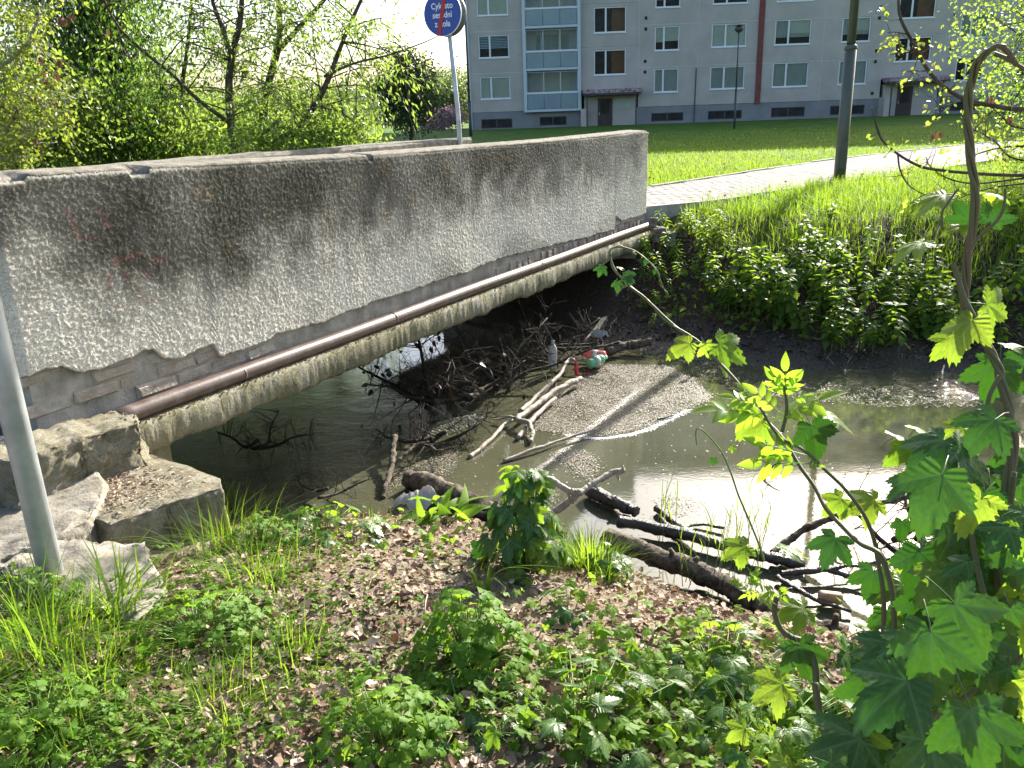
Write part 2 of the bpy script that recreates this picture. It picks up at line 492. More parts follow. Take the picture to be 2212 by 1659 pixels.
UL, UH = -0.06, 7.95
ZB = np.array([(-.06,1.25),(-.041,1.338),(-.014,1.328),(.068,1.345),(.139,1.336),(.211,1.281),(.337,1.267),(.435,1.273),(.511,1.267),(.566,1.294),(.647,1.288),(.686,1.234),(.708,1.211),(.815,1.186),(.94,1.212),(1.036,1.214),(1.068,1.132),(1.198,1.122),(1.356,1.124),(1.505,1.141),(1.681,1.134),(1.941,1.134),(2.225,1.144),(2.752,1.148),(3.642,1.156),(4.421,1.173),(5.356,1.14),(6.381,1.10),(6.881,1.085),(6.92,1.239),(7.118,1.162),(7.798,1.142),(7.95,1.155)])
def ztop(u): return np.interp(u, [-.1, .05, 1.0, 2.5, 5.4, 7.7, 7.95], [2.228, 2.222, 2.203, 2.165, 2.142, 2.15, 2.145])
NOTCH = [(0.085, 0.075, 0.03), (0.735, 0.06, 0.04), (2.56, 0.028, 0.045)]     # u, half width, depth
def notch(u):
    r = 0
    for c0, h_, d_ in NOTCH: r = r + d_ * sstep(h_ * 1.1, h_ * 0.85, np.abs(u - c0))
    return r
bridge = empty('footbridge', B(0, -1.3, 0.75))
tag(bridge, 'concrete footbridge over the stream with a plastered, dark-stained parapet', 'bridge')
nu, nz = 1300, 170
pu = np.linspace(UL, UH, nu); fz = np.linspace(0, 1, nz)
rag = np.convolve(rng.normal(0, 1, nu), np.ones(8) / 8, 'same') * 0.011 + np.convolve(rng.normal(0, 1, nu), np.ones(40) / 40, 'same') * 0.026
zb = np.interp(pu, ZB[:, 0], ZB[:, 1]) + rag
zt = ztop(pu) - 0.014 - notch(pu) * 0.6
PU = np.repeat(pu[:, None], nz, 1); PZz = zb[:, None] + (zt - zb)[:, None] * fz[None]
rel = fbm2(nu, nz, [(1, 0.0010), (2, 0.0008), (90, 0.003)], rng)
edge_l = sstep(UL, UL + 0.05, PU); edge_r = sstep(UH, UH - 0.05, PU)
PV = rel - 0.035 * (1 - edge_l) - 0.035 * (1 - edge_r) - 0.006 * sstep(0.985, 1.0, fz)[None]
PV[:, 0] -= 0.008
back = np.c_[pu, np.full(nu, -0.030), zb + 0.004]
V = np.vstack([Bv(PU.ravel(), PV.ravel(), PZz.ravel()), Bv(back[:, 0], back[:, 1], back[:, 2])])
ii, jj = np.meshgrid(np.arange(nu - 1), np.arange(nz - 1), indexing='ij')
F = np.stack([ii * nz + jj, (ii + 1) * nz + jj, (ii + 1) * nz + jj + 1, ii * nz + jj + 1], -1).reshape(-1, 4)
a = np.arange(nu - 1); F2 = np.stack([nu * nz + a, nu * nz + a + 1, (a + 1) * nz, a * nz], 1)
# weathering: dark upper band with a drooping lower edge and run-down streaks
zs = np.interp(pu, [-.06, .1, .3, .55, .9, 1.4, 2.0, 2.6, 3.4, 4.3, 5.2, 6.0, 6.6, 7.3, 7.95], [1.93, 1.83, 1.66, 1.56, 1.50, 1.50, 1.57, 1.61, 1.68, 1.66, 1.62, 1.68, 1.60, 1.72, 1.78])
streak = np.convolve(rng.normal(0, 1, nu), np.ones(9) / 9, 'same'); streak2 = np.convolve(rng.normal(0, 1, nu), np.ones(40) / 40, 'same')
edge = (zs + .02 + 0.07 * streak + 0.18 * streak2)[:, None] + 0.05 * fbm2(nu, nz, [(18, 1.0)], rng)
stain = sstep(-0.30, 0.30, PZz - edge) * (0.93 + 0.06 * fbm2(nu, nz, [(40, 1.0)], rng))
low = fbm2(nu, nz, [(45, 1.0)], rng)
stain += 0.45 * sstep(0.30, 0.0, PZz - zb[:, None]) * sstep(0.2, 1.6, low) * sstep(1.2, 2.2, PU)
stain *= 1 - 0.55 * sstep(0.97, 0.995, fz)[None] * sstep(1.6, 0.4, PU)
stain *= 1 - 0.25 * sstep(4.5, 7.0, PU)
paint = np.zeros_like(PU)
def dab(u0, z0, u1, z1, r_, k_=1.0):
    d = np.array([u1 - u0, z1 - z0]); l2 = d @ d + 1e-9
    tt = np.clip(((PU - u0) * d[0] + (PZz - z0) * d[1]) / l2, 0, 1)
    dist = np.hypot(PU - u0 - tt * d[0], PZz - z0 - tt * d[1])
    np.maximum(paint, k_ * sstep(r_, r_ * 0.35, dist), out=paint)
ray_uv = lambda x, y: (lambda r: (float((np.array([0, 0, EYE]) + r * (((A0 - np.array([0, 0, EYE])) @ BN) / (r @ BN)) - A0) @ BD), float(EYE + r[2] * (((A0 - np.array([0, 0, EYE])) @ BN) / (r @ BN)))))(ray(x, y))
for (xa, ya), (xb, yb), r_, k_ in [((147,453),(165,510),.018,.6),((165,510),(200,515),.014,.5),((215,455),(232,488),.016,.55),((250,560),(232,625),.020,.7),((250,560),(300,548),.018,.55),((272,597),(274,599),.018,.9),((313,595),(318,599),.018,1.0),((300,598),(298,640),.018,.5),((298,640),(318,640),.014,.5),((330,565),(358,555),.028,.5),((318,655),(330,650),.016,.7),((250,663),(285,668),.016,.6)]:
    a_, b_ = ray_uv(xa, ya), ray_uv(xb, yb); dab(*a_, *b_, r_, k_)
paint *= np.clip(0.75 + 0.4 * fbm2(nu, nz, [(3, 1.0)], rng), 0, 1)
ochre = sstep(1.2, 2.2, fbm2(nu, nz, [(14, 1.0)], rng)) * sstep(0.5, 1.2, PU) * sstep(1.45, 1.7, PZz)
for q in (3.05, 3.2, 2.1): ochre = np.maximum(ochre, 0.8 * sstep(0.035, 0.0, np.abs(PU - q - 0.015 * np.sin(PZz * 20))) * sstep(1.30, 1.42, PZz) * sstep(2.0, 1.85, PZz))
z0 = np.zeros(nu)
obj('parapet_plaster', V, np.vstack([F, F2]), M_plaster, bridge,
    {'stain': np.concatenate([np.clip(stain, 0, 1).ravel(), z0 + .2]), 'paint': np.concatenate([paint.ravel(), z0]), 'ochre': np.concatenate([ochre.ravel(), z0])})
fB = lambda u, v, z: B(u, v, z)
def sheet(pu, prof, name, mat, parent, jit=0.0, smooth=False):
    """extrude a closed cross-section prof(u) -> [(v,z)...] along u"""
    R = [prof(u) for u in pu]; k = len(R[0]); n = len(pu)
    V = np.vstack([Bv(np.full(k, u), [q[0] for q in r], [q[1] for q in r]) for u, r in zip(pu, R)])
    if jit: V = V + rng.normal(0, jit, V.shape)
    ii, jj = np.meshgrid(np.arange(n - 1), np.arange(k), indexing='ij'); j2 = (jj + 1) % k
    F = [np.stack([ii * k + jj, ii * k + j2, (ii + 1) * k + j2, (ii + 1) * k + jj], -1).reshape(-1, 4)]
    caps = [np.array([list(range(k))[::-1]]), np.array([[(n - 1) * k + q for q in range(k)]])]
    return obj(name, V, F + caps, mat, parent, None, smooth)
core = sheet(np.linspace(UL + .045, UH - .03, 60), lambda u: [(-.026 + .004 * math.sin(u * 17), .925), (-.024, 2.12), (-.40, 2.12), (-.40, .925)], 'parapet_core', M_conc, bridge, 0.0015)
TH = 0.40
def cop(u):
    z = float(ztop(u)); d = float(notch(np.array(u))); e = 0.02 * float(sstep(7.85, 7.95, u)) + 0.015 * float(sstep(0.0, -.06, u))
    return [(-.012 - d * 1.1, z - .030 - d - e), (-.003 - d * 1.3, z - .016 - d - e), (-.008 - d * 1.5, z - .005 - d * .9 - e), (-.024 - d * 1.6, z - e - d * .6), (-.2, z + .010 - e), (-TH + .03, z - .004 - e), (-TH - .004, z - .03), (-TH - .004, z - .10), (-.05 - d * 1.6, z - .10)]
sheet(np.linspace(UL, UH, 400), cop, 'coping', M_coping, bridge, 0.0009, True)
# bricks laid bare where the plaster has fallen away
r2 = np.random.default_rng(3)
def brick(u0, u1, z0_, z1_, v1):
    b = 0.009; j = lambda: r2.normal(0, .006)
    lo = [(u0, -.03, z0_), (u1, -.03, z0_), (u1, -.03, z1_), (u0, -.03, z1_)]
    mi = [(u0 + j(), v1 - b, z0_ + j()), (u1 + j(), v1 - b, z0_ + j()), (u1 + j(), v1 - b, z1_ + j()), (u0 + j(), v1 - b, z1_ + j())]
    hi = [(u0 + b + j(), v1 + j(), z0_ + b), (u1 - b + j(), v1 + j(), z0_ + b), (u1 - b + j(), v1 + j(), z1_ - b), (u0 + b + j(), v1 + j(), z1_ - b)]
    V = [B(*q) for q in lo + mi + hi]
    F = []
    for s0 in (0, 4):
        for i in range(4): F.append((s0 + i, s0 + (i + 1) % 4, s0 + 4 + (i + 1) % 4, s0 + 4 + i))
    F.append((8, 9, 10, 11))
    obj('brick', V, np.array(F), M_brick, core, {'tint': np.full(12, r2.uniform(0, 1) ** 1.5)}, False)
for row in range(5):
    zr = 0.972 + row * 0.074; u = UL - 0.02 + (0.125 if row % 2 else 0)
    while u < 1.35:
        l = 0.235 + r2.normal(0, .012)
        if r2.random() < 0.74 and zr + 0.02 < np.interp(u + l / 2, ZB[:, 0], ZB[:, 1]):
            brick(max(u, UL - .02), u + l, zr, zr + 0.062, (0.020 if row == 0 else 0.0) - .019 + r2.normal(0, .005))
        u += l + 0.012
u = 4.2
while u < 7.85:
    l = 0.085 + r2.normal(0, .012)
    if r2.random() < 0.85: brick(u, u + l, 0.99, min(np.interp(u, ZB[:, 0], ZB[:, 1]) - .004, 1.10), -.014 + r2.normal(0, .003))
    u += l + 0.02 + abs(r2.normal(0, .02))
for row in range(2):
    u = 6.86
    while u < 7.75:
        brick(u, u + .22, 1.115 + row * .07, 1.172 + row * .07, -.016); u += 0.235
slab_b = np.convolve(rng.normal(0, 1, 420), np.ones(6) / 6, 'same') * 0.018
us = np.linspace(0.34, 8.02, 420); slab_q = np.convolve(rng.normal(0, 1, 420), np.ones(9) / 9, 'same') * 0.012
def slab(u):
    b = 0.79 + float(np.interp(u, us, slab_b)); q = float(np.interp(u, us, slab_q))
    return [(-2.75, .78), (.10 + q, b), (.125 + q, b + .03), (.122 + q * .5, .940), (.108, .962), (-.02, .964), (-2.75, .94)]
sheet(us, slab, 'deck_slab', M_slab, bridge, 0.0022, True)
sheet(np.linspace(-.6, 8.1, 20), lambda u: [(-2.3, .945), (-.402, .945), (-.402, 1.16), (-2.3, 1.16)], 'deck_surface', M_kerb, bridge)
sheet(np.linspace(-1.4, 7.55, 60), lambda u: [(-2.72, .945), (-2.302, .945), (-2.302, 2.085), (-2.33, 2.115 + .006 * math.sin(u * 2)), (-2.68, 2.115 + .006 * math.sin(u * 2.3)), (-2.72, 2.08)], 'far_parapet', M_coping, bridge, 0.003)
sheet(np.linspace(-.7, .62, 12), lambda u: [(-2.8, -.5), (.03, -.5), (.03, .775), (-2.8, .775)], 'abutment', M_slab, bridge, 0.006)
sheet(np.linspace(7.35, 8.6, 12), lambda u: [(-2.8, -.5), (.06, -.5), (.06, .775), (-2.8, .775)], 'abutment', M_conc, bridge, 0.006)

# pipe lying on the ledge
m, t, p, o_ = nodes('rusty_painted_pipe')
c = ramp(t, noise(t, 14, 6, 0.7), [(0.3, (0.070, 0.045, 0.034)), (0.55, (0.115, 0.082, 0.066)), (0.75, (0.19, 0.15, 0.125))])
L(t, c, p.inputs['Base Color']); p.inputs['Roughness'].default_value = 0.36; p.inputs['Specular IOR Level'].default_value = 0.6
bump(t, p, noise(t, 90, 4, 0.6), 0.25, 0.003)
mb = MB(); L_ = np.linspace(0.28, 8.1, 60)
mb.tube([B(u, 0.052, 1.011 + 0.003 * math.sin(u * 2.1)) for u in L_], 0.046, 18)
for u in (1.15, 2.6, 4.9): mb.tube([B(u - .008, .052, 1.011), B(u + .008, .052, 1.011)], 0.0475, 18)
tag(mb.build('pipe', m, None, True), 'long rusty brown pipe lying on the ledge below the parapet', 'pipe')
# crumbs of plaster and seed chaff on the ledge
M_chaff = simple('ochre_chaff', (0.30, 0.20, 0.09), (0.45, 0.34, 0.20), 30, 0.9, 0.0, tintc=(0.20, 0.12, 0.06))
n = 2600
cu = rng.uniform(.4, 7.95, n); cv = np.where(rng.random(n) < .7, rng.uniform(-.02, .02, n), rng.uniform(.092, .118, n)); sz = rng.uniform(.003, .008, n)
T4 = np.array([(-1, -.6, 0), (1, -.6, 0), (.8, .7, 0), (-.9, .5, 0), (0, 0, .9)]); TF = np.array([(0, 1, 4), (1, 2, 4), (2, 3, 4), (3, 0, 4)])
an = rng.uniform(0, 6.28, n); ca, sa = np.cos(an), np.sin(an)
P0 = Bv(cu, cv, 0.9640)
VV = np.stack([T4[None, :, 0] * ca[:, None] - T4[None, :, 1] * sa[:, None], T4[None, :, 0] * sa[:, None] + T4[None, :, 1] * ca[:, None], np.broadcast_to(T4[None, :, 2], (n, 5))], -1) * sz[:, None, None] + P0[:, None]
o = obj('ledge_crumbs', VV.reshape(-1, 3), (TF[None] + (np.arange(n) * 5)[:, None, None]).reshape(-1, 3), M_chaff, None, {'tint': np.repeat(rng.random(n), 5)}, False)
tag(o, 'ochre seed chaff and crumbs along the ledge beside the pipe', 'debris', kind='stuff')

# ------------------------------------------------------------------ broken concrete at the near bridge end
import bmesh
def rough(name, top, zt_, zb_, mat, label, cat='concrete', bev=0.02, cuts=14, amp=0.008, tilt=(0, 0), seed=1, group=None):
    """broken-edged slab: polygon in bridge (u, v), top and bottom level"""
    bm = bmesh.new()
    c0 = np.mean(top, axis=0)
    zz = lambda q: (q[0] - c0[0]) * tilt[0] + (q[1] - c0[1]) * tilt[1]
    bot = [bm.verts.new(B(c0[0] + (q[0] - c0[0]) * 1.03, c0[1] + (q[1] - c0[1]) * 1.03, zb_)) for q in top]
    tp = [bm.verts.new(B(q[0], q[1], zt_ + zz(q))) for q in top]
    n = len(top)
    bm.faces.new(tp); bm.faces.new(bot[::-1])
    for i in range(n): bm.faces.new((bot[i], bot[(i + 1) % n], tp[(i + 1) % n], tp[i]))
    bmesh.ops.recalc_face_normals(bm, faces=bm.faces)
    bmesh.ops.bevel(bm, geom=list(bm.edges), offset=bev, segments=2, affect='EDGES', profile=0.6)
    bmesh.ops.triangulate(bm, faces=bm.faces)
    for _ in range(4):
        long = [e for e in bm.edges if e.calc_length() > 0.03]
        if long: bmesh.ops.subdivide_edges(bm, edges=long, cuts=1, use_grid_fill=True)
        bmesh.ops.triangulate(bm, faces=bm.faces)
    rr = np.random.default_rng(seed)
    bm.normal_update()
    C_ = np.array([v.co[:] for v in bm.verts]); x, y, z = C_.T
    dsp = amp * (wob(x * 1.3 + z * 2, y * 1.3 - z, 9, seed % 7) + 0.8 * wob(x - z * 2, y + z, 24, (seed + 2) % 7)) + .5 * amp * wob(x * 2 + z, y * 2 - z, 55, 3) + rr.normal(0, amp * .15, len(x))
    for v, d in zip(bm.verts, dsp): v.co += v.normal * float(d)
    V = np.array([v.co[:] for v in bm.verts]); bm.verts.index_update()
    F = np.array([[v.index for v in f.verts] for f in bm.faces])
    bm.free()
    o = obj(name, V, F, mat, None, None, True)
    tag(o, label, cat, group)
    return o
m, t, p, o_ = nodes('lichen_concrete')
f1 = noise(t, 11, 9, 0.75)
c = ramp(t, f1, [(0.28, (0.14, 0.132, 0.06)), (0.46, (0.29, 0.26, 0.165)), (0.62, (0.39, 0.36, 0.28)), (0.8, (0.46, 0.44, 0.38))])
c = mix(t, 0.6, c, ramp(t, noise(t, 80, 4, 0.75), [(0.33, 0.4), (0.55, 1.0)]), 'MULTIPLY')
L(t, c, p.inputs['Base Color']); p.inputs['Roughness'].default_value = 0.95
bump(t, p, noise(t, 38, 9, 0.8), 1.0, 0.03)
M_lichen = m
M_pale = simple('pale_concrete', (0.13, 0.115, 0.085), (0.30, 0.275, 0.225), 10, 0.92, 0.6, 70, 0.008, detail=8)
rough('concrete_block', [(-.40, .10), (-.05, .055), (.30, .06), (.335, .20), (.23, .36), (-.05, .32), (-.36, .34)], 1.085, .80, M_lichen, 'lichen-covered concrete block at the near end of the pipe', bev=.014, amp=.016, tilt=(-.06, .0), seed=4)
rough('concrete_block', [(-.24, .74), (-.01, .80), (.225, .885), (.29, .80), (.36, .12), (-.05, .10), (-.20, .35)], .85, .42, M_lichen, 'big mossy concrete block with debris on top, overhanging the stream', bev=.010, amp=.011, seed=5)
rough('concrete_block', [(.12, .86), (.30, .88), (.36, .96), (.20, 1.02), (.08, .96)], .60, .36, M_lichen, 'small slanted mossy concrete block below the big block', bev=.02, amp=.01, seed=11)
rough('concrete_slab', [(.05, -.02), (.02, .26), (-.03, .43), (-.15, .57), (-.28, .67), (-.41, .68), (-.70, .60), (-.85, .2), (-.7, -.05)], .885, .62, M_pale, 'rounded concrete slab curving down beside the metal post', bev=.02, amp=.010, tilt=(.06, -.04), seed=6)
rough('concrete_slab', [toUV(*at(x_, y_, .85)[:2]) for x_, y_ in [(60, 1182), (130, 1160), (310, 1172), (335, 1230), (358, 1275), (300, 1345), (190, 1312), (60, 1260), (-20, 1220)][::-1]], .85, .60, M_pale, 'flat pale broken concrete slab around the metal post foot', bev=.015, amp=.014, seed=7)
rough('concrete_rubble', [(-.33, -.02), (-.22, -.06), (-.16, .05), (-.26, .12), (-.36, .08)], 1.10, .96, simple('asphalt_lump', (.03, .03, .03), (.08, .078, .075), 30, .95, .8, 60, .01), 'dark lump of asphalt under the parapet corner', 'asphalt', bev=.02, amp=.016, seed=8)
for q, (x, y, z, s_, lb) in enumerate([(1425, 492, 1.04, .13, 'pale stone wedged at the far end of the pipe'), (1475, 484, 1.04, .16, 'broken grey stone below the kerb beside the bridge end'), (1412, 470, 1.14, .10, 'small stone between parapet end and paved path'), (1448, 500, .98, .13, 'grey stone on the soil under the path edge')]):
    P = at(x, y, z); u_, v_ = toUV(P[0], P[1])
    rough('stone', [(u_ + s_ * a_, v_ + s_ * b_) for a_, b_ in [(-.6, -.4), (.1, -.6), (.6, -.2), (.5, .4), (-.1, .6), (-.6, .3)]], z, z - .16, M_pale, lb, 'stone', bev=.012, amp=.018, seed=20 + q)
# metal sign post
M_galv = simple('galvanised_steel', (0.33, 0.35, 0.36), (0.52, 0.55, 0.57), 7, 0.45, 0.25, 80, 0.002, spec=.5, metal=.35)
pb = at(112, 1243, .84)
mb = MB(); mb.tube([pb + (0, 0, -.35), pb + (-.004, 0, 1.0), pb + (-.012, .0, 3.3)], .043, 24)
o = mb.build('metal_post', M_galv, None, True); tag(o, 'smooth grey metal post standing on the flat pale slab', 'post')

# ------------------------------------------------------------------ apartment block
BE = math.radians(3.5)
FO = np.array([-2.44, 63.6, 0.0]); FE = np.array([math.cos(BE), -math.sin(BE), 0]); FN = np.array([-math.sin(BE), -math.cos(BE), 0])
def FA(s, d, z): q = FO + FE * s + FN * d; return np.array([q[0], q[1], z])
M_panel = simple('grey_render', (0.41, 0.37, 0.335), (0.50, 0.455, 0.415), 0.7, 0.95, 0.25, 9, 0.01, detail=8)
M_plinth = simple('plinth_render', (0.21, 0.21, 0.22), (0.26, 0.26, 0.27), 0.9, 0.9, 0.15, 9, 0.01)
M_joint = simple('joint_sealant', (0.50, 0.50, 0.50), (0.62, 0.62, 0.61), 2, 0.8, 0)
M_white = simple('white_frame', (0.72, 0.74, 0.76), None, rough=0.4, bs=0, spec=.5)
M_bframe = simple('balcony_frame', (0.50, 0.56, 0.60), None, rough=0.45, bs=0, spec=.5)
M_bglass = simple('blue_balcony_panel', (0.17, 0.25, 0.285), (0.21, 0.29, 0.325), 0.8, 0.25, 0, spec=.5)
M_blind = simple('pale_blind', (0.62, 0.63, 0.52), (0.72, 0.72, 0.60), 2, 0.7, 0)
M_bluebl = simple('blue_blind', (0.42, 0.52, 0.66), (0.5, 0.6, 0.72), 2, 0.7, 0)
M_curt = simple('net_curtain', (0.34, 0.38, 0.34), (0.52, 0.55, 0.50), 6, 0.8, 0, sc=(6, 6, .3))
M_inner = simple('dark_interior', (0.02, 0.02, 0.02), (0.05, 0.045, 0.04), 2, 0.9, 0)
M_orange = simple('brown_stairwell_board', (0.20, 0.085, 0.03), (0.26, 0.12, 0.05), 3, 0.7, 0)
M_red = simple('red_cable_duct', (0.17, 0.05, 0.045), (0.23, 0.075, 0.065), 3, 0.75, 0.1)
M_redroof = simple('peeling_red_roof', (0.22, 0.05, 0.05), (0.42, 0.42, 0.46), 5, 0.8, 0.2, detail=7)
M_darkmetal = simple('dark_metal', (0.045, 0.043, 0.045), (0.07, 0.065, 0.065), 4, 0.5, 0, spec=.5)
M_vent = simple('vent_black', (0.025, 0.025, 0.025), None, bs=0)
M_door = simple('brown_door', (0.055, 0.04, 0.038), (0.075, 0.055, 0.05), 3, 0.5, 0)
m, t, p, o_ = nodes('window_glass')
p.inputs['Base Color'].default_value = (0.02, 0.025, 0.028, 1); p.inputs['Roughness'].default_value = 0.03
tr = N(t, 'ShaderNodeBsdfTransparent'); tr.inputs[0].default_value = (0.93, 0.96, 0.95, 1)
ms = N(t, 'ShaderNodeMixShader'); ms.inputs[0].default_value = 0.86
L(t, p.outputs[0], ms.inputs[1]); L(t, tr.outputs[0], ms.inputs[2]); L(t, ms.outputs[0], o_.inputs[0])
M_glass = m
GROUND_Z = lambda s: 1.0
ROOF = 26.6; PL = 2.50; FH = 2.785
bld = empty('apartment_building', FA(18, 0, 1.1))
tag(bld, 'grey prefabricated apartment block with white windows and glazed blue balconies', 'building')
cols = [0.0, 4.0, 8.18, 12.27, 16.38, 20.68, 25.02, 29.19, 33.35, 37.5, 41.6]
floors = [PL] + [5.20 + FH * i for i in range(8)]
# what opens in each panel column: (s0, s1, z0 relative to window sill base, height, split)
WIN = {0: (0.88, 3.08, 3.40, 4.93, .37), 3: (13.34, 15.08, 3.45, 5.05, .37), 4: (17.29, 19.72, 3.52, 5.05, .40), 5: (21.65, 24.15, 3.51, 5.15, .38), 6: (26.23, 28.19, 3.53, 5.13, .38), 8: (34.24, 36.15, 3.49, 5.05, .38), 9: (38.4, 40.6, 3.5, 5.1, .38)}
STAIR = {2: (9.07, 11.35, 4.76, 6.45, .37), 7: (29.95, 32.44, 4.90, 6.50, .37)}
def ring(mb, a, b, d, dep):
    """panel with a hole: a=(s0,s1,z0,z1) outer, b inner, face at d, reveal dep deep"""
    (s0, s1, z0, z1), (t0, t1, y0, y1) = a, b
    P = [FA(s0, d, z0), FA(s1, d, z0), FA(s1, d, z1), FA(s0, d, z1), FA(t0, d, y0), FA(t1, d, y0), FA(t1, d, y1), FA(t0, d, y1),
         FA(t0, d - dep, y0), FA(t1, d - dep, y0), FA(t1, d - dep, y1), FA(t0, d - dep, y1), FA(s0, d - dep, z0), FA(s1, d - dep, z0), FA(s1, d - dep, z1), FA(s0, d - dep, z1)]
    Fc = [(0, 1, 5, 4), (1, 2, 6, 5), (2, 3, 7, 6), (3, 0, 4, 7), (4, 5, 9, 8), (5, 6, 10, 9), (6, 7, 11, 10), (7, 4, 8, 11), (0, 12, 13, 1), (1, 13, 14, 2), (2, 14, 15, 3), (3, 15, 12, 0)]
    mb.add(P, Fc)
def frame_bars(mb, s0, s1, z0, z1, d0, d1, wd, splits=()):
    mb.box((s0, d0, z0), (s0 + wd, d1, z1), FA); mb.box((s1 - wd, d0, z0), (s1, d1, z1), FA)
    mb.box((s0 + wd, d0, z0), (s1 - wd, d1, z0 + wd), FA); mb.box((s0 + wd, d0, z1 - wd), (s1 - wd, d1, z1), FA)
    for q in splits: mb.box((q - wd * .8, d0, z0 + wd), (q + wd * .8, d1, z1 - wd), FA)
def window(s0, s1, z0, z1, split, fill, parent, rr):
    """window > pane, sill, blind"""
    sp = s0 + (s1 - s0) * split
    mb = MB(); frame_bars(mb, s0 + .01, s1 - .01, z0 + .01, z1 - .01, -.13, -.05, .075, [sp])
    wnd = mb.build('window', M_white, parent)
    for a, b in ((s0 + .085, sp - .06), (sp + .06, s1 - .085)):
        MB().box((a, -.105, z0 + .085), (b, -.095, z1 - .085), FA).build('pane', M_glass, wnd)
    MB().box((s0 - .05, -.045, z0 - .045), (s1 + .05, .05, z0 + .006), FA).build('sill', M_white, wnd)
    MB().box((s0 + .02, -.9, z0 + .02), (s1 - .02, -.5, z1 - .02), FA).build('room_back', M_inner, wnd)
    H = z1 - z0 - .17
    if fill == 'blind':
        MB().box((s0 + .085, -.14, z0 + .085), (s1 - .085, -.13, z1 - .085), FA).build('blind', M_blind, wnd)
    elif fill == 'half':
        MB().box((sp + .02, -.14, z1 - .085 - H * .62), (s1 - .085, -.13, z1 - .085), FA).build('blind', M_blind, wnd)
        MB().box((s0 + .085, -.14, z1 - .085 - H * .66), (sp - .02, -.13, z1 - .085), FA).build('blind', M_blind, wnd)
    elif fill == 'stripes':
        for q in range(8):
            za = z1 - .09 - q * .105
            MB().box((s0 + .085, -.14, za - .062), (s1 - .085, -.13, za), FA).build('blind_slat', M_bluebl, wnd)
    elif fill == 'curtain':
        MB().box((s0 + .085, -.16, z0 + .085), (s1 - .085, -.15, z1 - .085), FA).build('curtain', M_curt, wnd)
    elif fill == 'drape':
        MB().box((s0 + .085, -.16, z0 + .5), (s1 - .085, -.15, z1 - .085), FA).build('curtain', M_curt, wnd)
        MB().box((sp + .06, -.14, z0 + .75), (s1 - .085, -.13, z1 - .085), FA).build('blind', M_blind, wnd)
    elif fill == 'stair':
        MB().box((sp + (s1 - sp) * .30, -.40, z0 + .03), (s1 - .03, -.37, z1 - .1), FA).build('stair_board', M_orange, wnd)
rr = random.Random(5)
FILL = {(0, 0): 'blind', (0, 1): 'stripes', (0, 2): 'blind', (3, 0): 'curtain', (3, 1): 'half', (3, 2): 'drape', (4, 0): 'curtain', (4, 1): 'blind', (5, 0): 'curtain', (5, 1): 'drape', (6, 0): 'curtain', (6, 1): 'drape', (8, 0): 'dark', (8, 1): 'curtain'}
for ci in range(len(cols) - 1):
    s0, s1 = cols[ci] + .02, cols[ci + 1] - .02
    zs_ = [PL] + [5.17 + FH * i for i in range(8)]
    if ci in STAIR:
        zs_ = [3.83] + [6.63 + FH * i for i in range(7)]
    for fi in range(len(zs_) - 1):
        z0, z1 = zs_[fi] + .02, zs_[fi + 1] - .02
        mb = MB()
        if ci == 1:
            continue
        d = 0.0
        wn = STAIR.get(ci) or WIN.get(ci)
        hole = (wn[0], wn[1], wn[2] + FH * fi, wn[3] + FH * fi)
        ring(mb, (s0, s1, z0, z1), hole, d, .25)
        mb.build('wall_panel', M_panel, bld)
        window(hole[0], hole[1], hole[2], hole[3], wn[4], 'stair' if ci in STAIR else FILL.get((ci, fi), rr.choice(['curtain', 'half', 'drape', 'blind'])), bld, rr)
# sealant-filled joints behind the panels, plinth, roof edge, body
for ci, c_ in enumerate(cols): MB().box((c_ - .021, -.24, PL), (c_ + .021, -.012, ROOF - 1.2), FA).build('joint_seal', M_joint, bld)
for ci in range(len(cols) - 1):
    if ci == 1: continue
    for zj in ([3.83 + FH * i for i in range(8)] if ci in STAIR else [5.17 + FH * i for i in range(8)]):
        MB().box((cols[ci] + .02, -.24, zj - .021), (cols[ci + 1] - .02, -.012, zj + .021), FA).build('joint_seal', M_joint, bld)
MB().box((7.9, -9, ROOF), (12.4, -.3, ROOF + 2.3), FA).build('lift_house', M_panel, bld)
MB().box((-.05, -11.5, ROOF - 1.2), (41.65, .06, ROOF), FA).build('roof_edge', M_panel, bld)
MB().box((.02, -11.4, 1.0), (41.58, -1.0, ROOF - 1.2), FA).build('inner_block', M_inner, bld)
MB().box((-.02, -11.4, .9), (.0, -.2, ROOF - 1.2), FA).build('end_wall', M_panel, bld)
BASE = [(0.87, 3.13, 1.38, 2.04), (5.13, 7.09, 1.45, 2.07), (13.2, 15.5, 1.48, 2.06), (17.25, 19.65, 1.48, 2.08), (21.73, 24.09, 1.49, 2.15), (25.87, 28.27, 1.50, 2.14), (34.2, 36.48, 1.5, 2.13)]
prev = 0.0
segs = []
for b in BASE: segs.append((prev, b[0], .8, PL)); segs.append((b[0], b[1], .8, b[2])); segs.append((b[0], b[1], b[3], PL)); prev = b[1]
segs.append((prev, 41.6, .8, PL))
mb = MB()
for q in segs: mb.box((q[0], -.3, q[2]), (q[1], -.025, q[3]), FA)
mb.build('plinth', M_plinth, bld)
for b in BASE:
    mb = MB(); frame_bars(mb, b[0], b[1], b[2], b[3], -.16, -.06, .06, [(b[0] + b[1]) / 2])
    wv_ = mb.build('basement_window', M_darkmetal, bld)
    c_ = (b[0] + b[1]) / 2
    for a_, e_ in ((b[0] + .06, c_ - .05), (c_ + .05, b[1] - .06)): MB().box((a_, -.12, b[2] + .06), (e_, -.11, b[3] - .06), FA).build('pane', M_inner, wv_)
